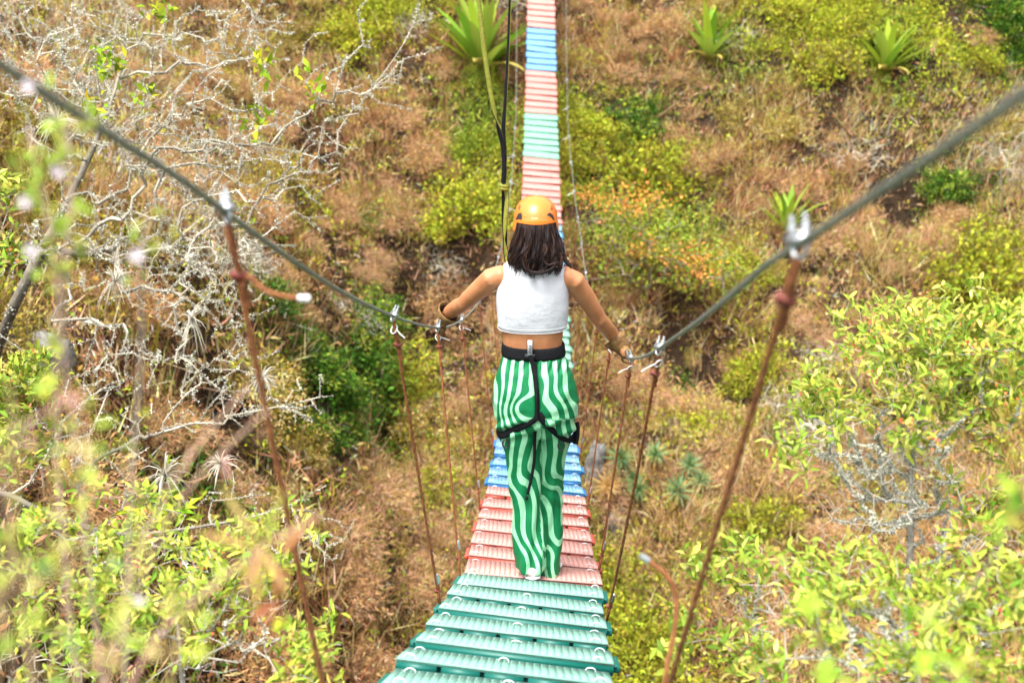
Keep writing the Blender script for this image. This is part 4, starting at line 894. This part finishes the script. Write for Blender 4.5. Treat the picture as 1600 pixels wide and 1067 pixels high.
# --- crop top
mb = MB(); g_ = .006
rows = [(511, 778, 886.5, .100), (499, 777, 887.5, .105), (485, 775.5, 889, .112), (462, 774, 889, .114), (445, 776, 888, .108), (432, 779.5, 886.5, .096), (421, 783, 884, .083), (413, 786, 881, .064), (409, 793, 874, .048)]
mb.loft([ring(y, l, r_, h_, tilt=.03) for y, l, r_, h_ in rows], cap=(False, False)); 
tp = link('crop_top', mb.mesh('crop_top', True), TOP, person)
md = tp.modifiers.new('th', 'SOLIDIFY'); md.thickness = .004; md.offset = -1
md = tp.modifiers.new('sb', 'SUBSURF'); md.levels = 1; md.render_levels = 2
hem = MB()
for yy_ in (506, 511.3):
    q = ring(yy_, 777.6, 886.9, .1012, tilt=.03); hem.tube(np.r_[q, q[:1]], .0016 if yy_ < 520 else .0028, 6, cap=False)
link('hem', hem.mesh('hem', True), TOP, tp)
# --- trousers: hips and two wide legs
mb = MB()
mb.loft([ring(540, 790, 877, .092), ring(552, 785.5, 881.5, .106), ring(575, 777, 892, .128, -.015), ring(600, 771, 900, .142, -.02), ring(625, 768.5, 905, .148, -.025), ring(645, 770, 904, .145, -.02), ring(662, 775, 899, .12), ring(676, 790, 885, .08)])
bl = [(620, 768.5, 838, .115, -.03), (650, 771, 840, .115, -.03), (680, 780, 843, .10, -.02), (705, 789, 845, .088, -.01), (740, 794, 846, .078, -.005), (790, 798, 848, .072, -.005), (840, 802, 851, .075, -.012), (866, 804, 853, .088, -.012), (881, 804, 855, .094, -.006), (884, 804, 855, .094, -.006)]
br = [(620, 838, 905, .115, -.02), (650, 842, 903, .115, -.01), (680, 846, 893, .10, .02), (705, 841, 885, .088, .05), (740, 838, 880, .078, .07), (790, 838, 878, .072, .08), (840, 838, 877, .075, .08), (872, 838, 877.5, .088, .07), (888, 838, 879, .10, .07), (890, 838, 879, .10, .07)]
for rows_ in (bl, br): mb.loft([ring(y, l, r_, h_, d_) for y, l, r_, h_, d_ in rows_])
for (x, y, d_, r_) in ((806, 615, -.085, .075), (868, 618, -.08, .075)):
    mb.loft([ell(b(x, y, d_) + V(0, 0, r_ * 1.15 * math.cos(t)), r_ * math.sin(t), r_ * .95 * math.sin(t), 18, e=2) for t in np.linspace(.1, 3.04, 9)])
tr = remesh(mb, 'trousers', .006, 5)
vv = np.empty(len(tr.vertices) * 3); tr.vertices.foreach_get('co', vv); vv = vv.reshape(-1, 3)
# folds in the cloth: real relief below the knee and under the seat
px, py, zc = proj(vv); nr = np.empty(len(vv) * 3); tr.vertices.foreach_get('normal', nr); nr = nr.reshape(-1, 3)
right = (px > 846) & (py > 655)
fold = .008 * np.sin((px * .35 + py * .05) * .8 + 2.5 * fbm(px * .02, py * .01)) * np.clip((py - 690) / 120, 0, 1) + .010 * np.sin(py * .30 + px * .10) * np.exp(-((py - 672) / 16) ** 2) + .004 * np.sin(py * .28 - px * .12) * np.exp(-((py - 765) / 30) ** 2) * right + .006 * np.sin(px * .45 + py * .12) * np.exp(-((py - 572) / 10) ** 2) + .02 * fbm(px * .035, py * .02) * np.clip((py - 600) / 60, 0, 1)
fold = fold - .010 * np.exp(-((px - 838 - (py - 560) * .02) / 4.5) ** 2) * (py < 655) * (py > 566)
vv = vv + nr * fold[:, None]; tr.vertices.foreach_set('co', vv.ravel()); tr.update()
# cloth coordinates: unrolled around each leg, so the print follows the body
w3 = np.stack([vv[:, 0] + .35 * np.where(right, .13, 0), vv[:, 1] * .6 + right * 3, vv[:, 2]], -1)
w3[:, 0] += .10 * np.exp(-((px - 812) / 28) ** 2) * np.exp(-((py - 640) / 26) ** 2) + np.where(px < 838, -1, 1) * .03 * np.clip((640 - py) / 90, -.2, 1) * abs(px - 838) / 60 + right * (vv[:, 2] + 1.8) * .22 - (~right) * np.clip(-1.85 - vv[:, 2], 0, 1) * .13
ua = tr.attributes.new('UVW', 'FLOAT_VECTOR', 'POINT'); ua.data.foreach_set('vector', w3.astype(np.float32).ravel())
tro = link('trousers', tr, stripe_mat(), person)
# --- shoes
def shoe(px, py, dy, yaw, name='shoe'):
    c = b(px, py, dy); mb = MB(); R_ = np.array(((math.cos(yaw), -math.sin(yaw), 0), (math.sin(yaw), math.cos(yaw), 0), (0, 0, 1)))
    sl = -.27                                                        # the deck slopes down ahead
    prof = [(-.056, .012, .034), (-.053, .022, .040), (-.046, .029, .044), (-.03, .034, .050), (-.01, .036, .062), (.05, .040, .062), (.10, .045, .045), (.15, .042, .034), (.185, .026, .026)]
    rings = []
    for (y, w_, h_) in prof:
        a = np.linspace(0, 2 * math.pi, 16, endpoint=False); q = np.stack([w_ * np.sign(np.cos(a)) * abs(np.cos(a)) ** .8, np.full(16, y), .012 + h_ * .5 + h_ * .5 * np.sin(a)], -1); q[:, 2] += y * sl; rings.append(q @ R_.T + c)
    o = link(name, MB().loft(rings).mesh(name, True), SHOE, person)
    rings = []
    for (y, w_, h_) in prof:
        a = np.linspace(0, 2 * math.pi, 16, endpoint=False); q = np.stack([(w_ + .003) * np.sign(np.cos(a)) * abs(np.cos(a)) ** .6, np.full(16, y - (.003 if y < -.04 else 0)), .006 + .007 * np.sin(a)], -1); q[:, 2] += y * sl; rings.append(q @ R_.T + c)
    link('sole', MB().loft(rings).mesh('sole', True), M['white'], o)
def deckpt(px, Y): return float(deckZ(Y))
for (px, Y, yaw) in ((832, 4.312, .06), (863, 4.44, -.12)):
    x = at_z(px, 893, 4.75)[0]; 
    c = V(x, Y, float(deckZ(Y)) + .006 - (x - float(deckX(Y))) * math.tan(math.radians(ROLL))); q = proj(c); shoe(q[0], q[1], Y - Y0, yaw)
# --- helmet
hm = b(837, 345, .045); mb = MB()
def hring(z, kx, ky, lift=0):
    a = np.linspace(0, 2 * math.pi, 40, endpoint=False); back = np.clip(-np.sin(a), 0, 1)
    x = kx * np.cos(a); y = ky * np.sin(a); zz = z + lift * (back ** 2 * .022 - np.abs(np.cos(a)) ** 3 * .012); return np.stack([hm[0] + x, hm[1] + y, hm[2] + zz], -1)
mb.loft([hring(-.034, .098, .125, 1), hring(-.030, .1015, .129, 1), hring(-.018, .1005, .128, 1), hring(.004, .0985, .126, .8), hring(.012, .0955, .123, .6), hring(.04, .0925, .117, .2), hring(.065, .083, .104, 0), hring(.086, .067, .083), hring(.101, .044, .055), hring(.108, .02, .025)], cap=(False, True))
hel = link('helmet', mb.mesh('helmet', True), ORANGE, person)
md = hel.modifiers.new('t', 'SOLIDIFY'); md.thickness = .006; md.offset = -1
md = hel.modifiers.new('s', 'SUBSURF'); md.levels = 1; md.render_levels = 2
def on_helmet(px, py, off=.002):
    """the point of the shell on this line of sight"""
    r = ray(px, py); t = np.linspace(3.8, 4.8, 900); q = r * t[:, None] - hm; zz = q[:, 2]
    kx = np.interp(zz, [-.034, .004, .04, .065, .086, .101, .108], [.098, .0985, .0925, .083, .067, .044, .02]); i_ = int(np.argmax((q[:, 0] / kx) ** 2 + (q[:, 1] / (kx * 1.265)) ** 2 < 1))
    p = r * t[i_]; n = nrm(V((p - hm)[0], (p - hm)[1] * .6, (p - hm)[2] * .9)); return p + n * off, n
def patch(name, poly, m, off=.0015, th=.004, parent=hel):
    p = [on_helmet(*q, off) for q in poly]; a = np.array([q[0] for q in p]); bb = np.array([q[0] - q[1] * th for q in p]); c = a.mean(0); c, n = a.mean(0) + p[0][1] * .0015, p[0][1]; k = len(poly); j = np.arange(k); mbp = MB()
    mbp.add(np.r_[a, c[None]], np.stack([j, (j + 1) % k, np.full(k, k)], -1)); mbp.add(np.r_[a, bb], np.stack([j, j + k, (j + 1) % k + k, (j + 1) % k], -1)); link(name, mbp.mesh(name), m, parent)
patch('vent', [(806, 343), (810, 334), (815, 333), (816, 339), (815, 344)], DPL); patch('vent', [(854.5, 344), (855, 335), (859, 332.5), (864, 337), (866, 344)], DPL)
RV = mat('red_vent', (.30, .06, .02), .6); patch('vent', [(810, 326), (812.5, 320), (813.5, 321), (812, 327)], RV); patch('vent', [(860.5, 328), (861, 321), (863, 323), (864, 327.5)], RV)
patch('rear_stripe', [(820, 336.2), (835, 337), (850, 336.6), (850, 337.6), (835, 338.1), (820, 337.2)], mat('pale_orange_print', (.93, .52, .18), .4), .0022, .002)
LW = mat('pale_print', (.95, .66, .38), .5)
for k_ in range(5): patch('brand_mark', [(831 + k_ * 1.9, 340.6), (832.3 + k_ * 1.9, 340.5), (832.3 + k_ * 1.9, 342.8), (831 + k_ * 1.9, 342.9)], LW, .0022, .002)
# inner headband seen under the rear rim
mb = MB(); a = np.linspace(math.pi * 1.08, math.pi * 1.92, 17); q = np.stack([hm[0] + .083 * np.cos(a), hm[1] + .104 * np.sin(a), np.full(17, hm[2] - .030)], -1)
mb.tube(q, .014, 8, flat=(.35, 1)); mb.tube([hm + V(-.016, -.113, -.034), hm + V(.016, -.113, -.034)], .013, 10); link('headband', mb.mesh('headband', True), DPL, hel)
mb = MB()
for e in (-1, 1): mb.tube(smooth([hm + V(e * .086, -.03, -.03), hm + V(e * .088, -.02, -.075), hm + V(e * .05, .05, -.135)], 4), .008, 6, flat=(.35, 1))
link('chin_strap', mb.mesh('chin_strap', True), BLACK, hel)
# --- hair
mb = MB()
mb.loft([ell(b(837, 352, -.015), .076, .080, 24), ell(b(837, 366, -.02), .080, .078, 24), ell(b(837, 382, -.03), .088, .068, 24), ell(b(838, 396, -.04), .095, .055, 24), ell(b(839, 406, -.045), .080, .040, 24)], (.012, .006, .006))
hcol = [np.array(c) for c in ((.010, .005, .005), (.020, .009, .007), (.040, .016, .010), (.008, .004, .004), (.06, .025, .014))]
for k_ in range(900):
    an = rng.uniform(-1.75, 1.75); f = math.sin(an); bk_ = math.cos(an); clump = int((an + 1.75) * 6); cph = (clump * 2.399) % 6.28
    y1 = rng.uniform(398, 422) - abs(f) ** 4 * 5 + 7 * math.sin(cph * 3); amp = rng.uniform(.010, .020); ph = cph + rng.normal(0, .22); lay = rng.uniform(.82, 1.02); qs = []
    for t in np.linspace(0, 1, 13):
        y = 346 + (y1 - 346) * t; R_ = np.interp(y, [346, 360, 380, 400, 425], [.079, .085, .100, .112, .106]) * lay; D_ = np.interp(y, [346, 365, 390, 410, 425], [.088, .100, .104, .100, .100]) * lay
        c = b(837.5 + t * 1.5, y, 0.0); s_ = amp * t ** 1.3 * math.sin(ph + t * 8.5)
        qs.append(c + V(f * R_ + s_, -bk_ * D_ - .018 + amp * .8 * t * math.cos(ph + t * 8.5), 0))
    mb.tube(qs, np.interp(np.linspace(0, 1, 13), [0, .3, .75, 1], [.003, .0042, .0036, .0006]) * rng.uniform(.55, 1.15), 5, hcol[rng.choice(5, p=[.36, .26, .18, .14, .06])], cap=False, flat=(1.3, .6))
for k_ in range(60):
    an = rng.uniform(-1.6, 1.6); f = math.sin(an); bk_ = math.cos(an); qs = []; y1 = rng.uniform(390, 428); ph = rng.uniform(0, 6.28); out_ = rng.uniform(1.0, 1.16)
    for t in np.linspace(0, 1, 13):
        y = 350 + (y1 - 350) * t; R_ = np.interp(y, [346, 360, 380, 400, 425], [.079, .086, .103, .116, .112]) * (1 + (out_ - 1) * t); c = b(837.5 + t * 1.5, y, 0.0)
        qs.append(c + V(f * R_ + .014 * t * math.sin(ph + t * 7), -bk_ * .105 * (1 + (out_ - 1) * t) - .02 + .008 * t * math.cos(ph + t * 7), 0))
    mb.tube(qs, .0011, 4, hcol[rng.integers(0, 3)], cap=False)
locks = [[(826, 405), (820, 417), (824, 426), (835, 430), (850, 427), (862, 420), (870, 412)], [(822, 400), (819, 414), (826, 424), (838, 427), (850, 423), (856, 414)], [(828, 404), (823, 418), (830, 428), (842, 429), (856, 425), (866, 416), (872, 408)], [(880, 398), (884, 408), (889, 414), (893, 419)], [(797, 398), (794, 408), (796, 412)], [(846, 402), (852, 412), (858, 416), (868, 410)], [(818, 402), (821, 420), (830, 425), (846, 425)]]
for l_ in locks:
    for r_ in range(7):
        q = smooth([b(x + rng.normal(0, .9), y + rng.normal(0, .9), -.132 - rng.uniform(0, .012)) for x, y in l_], 3); mb.tube(q, np.interp(np.linspace(0, 1, len(q)), [0, .6, 1], [.0045, .0035, .0008]), 5, hcol[rng.integers(0, 3)], cap=False, flat=(1.3, .6))
link('hair', mb.mesh('hair', True), HAIR, person)
# --- harness
def strap(mb, pts, w_, up, th=.003, n=5):
    """flat webbing: width direction given per strap"""
    q = smooth(pts, n); t = nrm(np.gradient(q, axis=0)); up = np.asarray(up, float); s_ = nrm(np.broadcast_to(up, q.shape) - t * (t @ up)[:, None] if up.ndim == 1 else up); nn = np.cross(t, s_)
    mb.loft(np.stack([q - s_ * w_ / 2 - nn * th / 2, q + s_ * w_ / 2 - nn * th / 2, q + s_ * w_ / 2 + nn * th / 2, q - s_ * w_ / 2 + nn * th / 2], 1)); return q
from mathutils.bvhtree import BVHTree
bv = BVHTree.FromPolygons([tuple(v) for v in vv], [tuple(p.vertices) for p in tr.polygons])
def on_cloth(px, py, off=.006):
    r = ray(px, py); h = bv.ray_cast(Vector(r) * 2, Vector(nrm(r)), 10)
    return np.array(h[0]) + np.array(h[1]) * off if h[0] is not None else b(px, py)
har = empty('harness'); bpy.data.objects.remove(har)
mb = MB(); q0 = [ring(y, l, r_, h_, tilt=.02) for y, l, r_, h_ in ((535, 785.5, 880.5, .101), (538, 785, 881.5, .104), (549, 784, 883, .109), (553, 784.5, 883, .108))]
mb.loft(q0, cap=(False, False)); belt = link('harness_belt', mb.mesh('harness_belt', True), BLACK, person); md = belt.modifiers.new('t', 'SOLIDIFY'); md.thickness = .005; md.offset = 0
bk = b(828, 544, -.114)
mb = MB().box(bk + V(0, -.004, 0), (.0135, .006, .034)); mb.box(bk + V(0, -.008, -.033), (.022, .005, .008)); link('buckle_plate', mb.mesh('buckle_plate'), DPL, belt)
mb = MB().box(bk + V(0, -.012, .006), (.0095, .004, .032))
link('buckle', mb.mesh('buckle'), M['white'], belt)
mb = MB()
for k_ in range(5): mb.box(bk + V(0, -.0165, -.016 + k_ * .008), (.0075, .0015, .0016))
link('buckle_teeth', mb.mesh('buckle_teeth'), DPL, belt)
mb = MB(); strap(mb, [bk + V(0, -.012, -.03), on_cloth(831, 572, .012), on_cloth(835, 600, .014), on_cloth(837, 630, .014), on_cloth(840, 650, .010)], .020, V(1, 0, 0), .004); strap(mb, [on_cloth(833, 568, .014), on_cloth(838, 585, .018), on_cloth(835, 605, .02), on_cloth(840, 640, .016)], .010, V(1, .3, 0), .004)
link('rear_strap', mb.mesh('rear_strap', True), BLACK, person)
mb = MB(); strap(mb, [on_cloth(842, 648), on_cloth(826, 659), on_cloth(812, 667), on_cloth(796, 676), on_cloth(784, 682), on_cloth(779.5, 676) + V(-.008, .03, 0), b(778, 664, .06)], .033, V(.25, 0, 1), .004); link('leg_loop', mb.mesh('leg_loop', True), BLACK, person)
mb = MB(); strap(mb, [on_cloth(842, 645), on_cloth(851, 660), on_cloth(866, 674), on_cloth(880, 683), on_cloth(891, 687), on_cloth(898, 684, .01) + V(.004, .03, 0), b(903, 665, .06)], .033, V(-.35, 0, 1), .004)
strap(mb, [b(900, 660, .03), b(902.5, 675, .0), b(899, 694, -.02)], .028, V(1, -1, 0), .004); link('leg_loop', mb.mesh('leg_loop', True), BLACK, person)
mb = MB(); strap(mb, [on_cloth(838, 640, .012), on_cloth(835, 680, .014), on_cloth(832.5, 715, .016), on_cloth(828, 745, .014), on_cloth(822.5, 770, .014)], .013, V(1, .2, 0), .003)
for k_ in range(3): strap(mb, [on_cloth(838 + k_ * 2, 600, .02), on_cloth(841 - k_ * 3, 625, .024), on_cloth(837 + k_ * 3, 652, .02)], .008, V(1, -.5, 0), .004)
mb.box(on_cloth(822, 776, .012), (.007, .005, .007)); link('strap_tail', mb.mesh('strap_tail', True), BLACK, person)
for (x, y) in ((792, 690), (876, 694)):
    c = on_cloth(x, y, .012); a = np.linspace(0, 2 * math.pi, 13); link('buckle_ring', MB().tube(c + np.stack([.014 * np.cos(a), -.004 * np.sin(a), .022 * np.sin(a)], -1), .0035, 6, cap=False).mesh('buckle_ring', True), DPL, person)
# --- gloves closed round the handrails
def glove(C0, side, wrist, tang):
    t = nrm(tang); w_in = nrm(wrist - C0); up = nrm(np.cross(t, nrm(np.cross(V(0, 0, 1), t)))); out = nrm(np.cross(t, up)) * (1 if np.dot(np.cross(t, up), V(side, 0, 0)) > 0 else -1)
    gl = empty('tmp'); bpy.data.objects.remove(gl); mb = MB(); kn = C0 + up * .024 + out * .018
    # palm: from the wrist down to the knuckles over the cable
    for f in np.linspace(-1, 1, 5):
        mb.tube([wrist + t * f * .016, (wrist + C0 + up * .026) / 2 + t * f * .028 + up * .006, C0 + up * .026 + t * f * .036, kn + t * f * .037], [.017, .0185, .016, .0125], 10)
    me = remesh(mb, 'glove', .004, 3)
    o = link('glove', me, TAN, person)
    for k_, (f, ln) in enumerate(((-.034, .86), (-.011, 1), (.012, .97), (.034, .78))):
        a = np.linspace(.55, .55 + 4.0 * ln, 8); r_ = .0175
        q = C0 + t * f + np.cos(a)[:, None] * up * r_ * 1.1 + np.sin(a)[:, None] * out * r_; q = np.r_[(kn + t * f)[None], q]
        link('finger', MB().tube(q, np.interp(np.linspace(0, 1, 9), [0, .5, 1], [.0118, .0105, .0085]), 9).mesh('finger', True), TAN, o)
    a = np.linspace(-.5, -2.7, 6); q = C0 + t * (.035 + .006) + np.cos(a)[:, None] * up * .019 + np.sin(a)[:, None] * out * .019 + t * np.linspace(0, .02, 6)[:, None]
    link('thumb', MB().tube(np.r_[(C0 + up * .03 - out * .012 + t * .02)[None], q], np.interp(np.linspace(0, 1, 7), [0, .5, 1], [.014, .0115, .009]), 9).mesh('thumb', True), TAN, o)
    return o
def cuff(wrist, back, parent):
    ax = nrm(back); ref = V(0, 0, 1); e1 = nrm(np.cross(ax, ref)); e2 = np.cross(e1, ax); a = np.linspace(0, 2 * math.pi, 22, endpoint=False); cs = np.cos(a)[:, None] * e1 + np.sin(a)[:, None] * e2
    R1 = [wrist - ax * .02 + cs * .030, wrist + ax * .01 + cs * .038, wrist + ax * .045 + cs * .052, wrist + ax * .070 + cs * .060]
    o = link('glove_cuff', MB().loft(R1, cap=(False, False)).mesh('glove_cuff', True), TAN, parent); md = o.modifiers.new('t', 'SOLIDIFY'); md.thickness = .004; md.offset = 1
    R2 = [r_ - ax * .001 + (wrist + ax * .02 - r_) * .22 for r_ in R1]; link('cuff_lining', MB().loft(R2, cap=(False, False)).mesh('cuff_lining', True), DKL, parent)
for side, C0, arm, yv in ((-1, hl, armL, rail_at_px(686, -1)[1]), (1, hr_, armR, rail_at_px(981, 1)[1])):
    tg = rail(yv + .03, side).reshape(3) - rail(yv - .03, side).reshape(3); wr = np.array(arm[-2]) * .55 + np.array(arm[-1]) * .45
    o = glove(C0, side, wr, tg); cuff(wr, nrm(np.array(arm[-3]) - np.array(arm[-1])) + V(0, -.45, 0), o)
# --- lanyard
la = empty('safety_lanyard', b(791, 402, .16)); tag(la, 'twisted yellow and black webbing lanyard hanging from above to the walker', 'lanyard')
YEL = mat('yellow_webbing', (.28, .28, .03), .75, noise=(150, (.19, .19, .02), .4, .6))
def ribbon(name, pts, w_, tw, offs, m):
    q = smooth(pts, 8); n = len(q); t = nrm(np.gradient(q, axis=0)); e1 = nrm(np.cross(t, V(0, 1, 0))); e2 = np.cross(t, e1); f = np.linspace(0, 1, n)
    an = np.interp(f, np.linspace(0, 1, len(tw)), tw); s_ = np.cos(an)[:, None] * e1 + np.sin(an)[:, None] * e2; nn = np.cross(t, s_); c = q + nn * offs
    link(name, MB().loft(np.stack([c - s_ * w_ / 2 - nn * .0012, c + s_ * w_ / 2 - nn * .0012, c + s_ * w_ / 2 + nn * .0012, c - s_ * w_ / 2 + nn * .0012], 1)).mesh(name), m, la)
DYL = .20
s1 = [SL(Y0 + DYL), b(730, -150, DYL), b(748, 0, DYL), b(754, 60, DYL), b(765, 140, DYL), b(777, 195, DYL), b(786, 225, DYL), b(789, 265, DYL), b(788, 292, DYL)]
s2 = [SL(Y0 + DYL + .05), b(800, -150, DYL), b(797, 0, DYL), b(794.5, 70, DYL), b(790, 160, DYL), b(786, 205, DYL), b(789, 245, DYL), b(786, 292, DYL)]
s3 = [b(788, 288, DYL), b(787, 330, DYL), b(789, 365, DYL), b(789, 400, DYL), b(800, 440, .14)]
s4 = [b(788, 288, DYL - .01), b(793, 308, DYL - .01), b(790, 340, DYL - .02), b(788, 375, DYL - .02), b(792, 400, DYL - .02), b(800, 440, .14)]
tw1 = [.3, .3, 2.6, 3.4, 3.2, 2.9, .4, .2, .5, 1.0]; tw2 = [1.1, 1.1, 1.15, 1.2, 1.1, .9, .4, .3, .6]
for pts_, tw in ((s1, tw1), (s2, tw2), (s3, [.2, .3, .1, .9, .3]), (s4, [3.4, 3.9, 3.2, 4.6, 3.3, 3.0])):
    ribbon('black_webbing', pts_, .020, tw, .0014, BLACK); ribbon('yellow_webbing', pts_, .020, tw, -.0014, YEL)
c = b(787, 292, DYL - .01); a = np.linspace(0, 4 * math.pi, 22); link('knot', MB().tube(c + np.stack([.017 * np.cos(a), .014 * np.sin(a), np.linspace(.012, -.012, 22)], -1), .0065, 7, flat=(.6, 1)).mesh('knot', True), YEL, la)
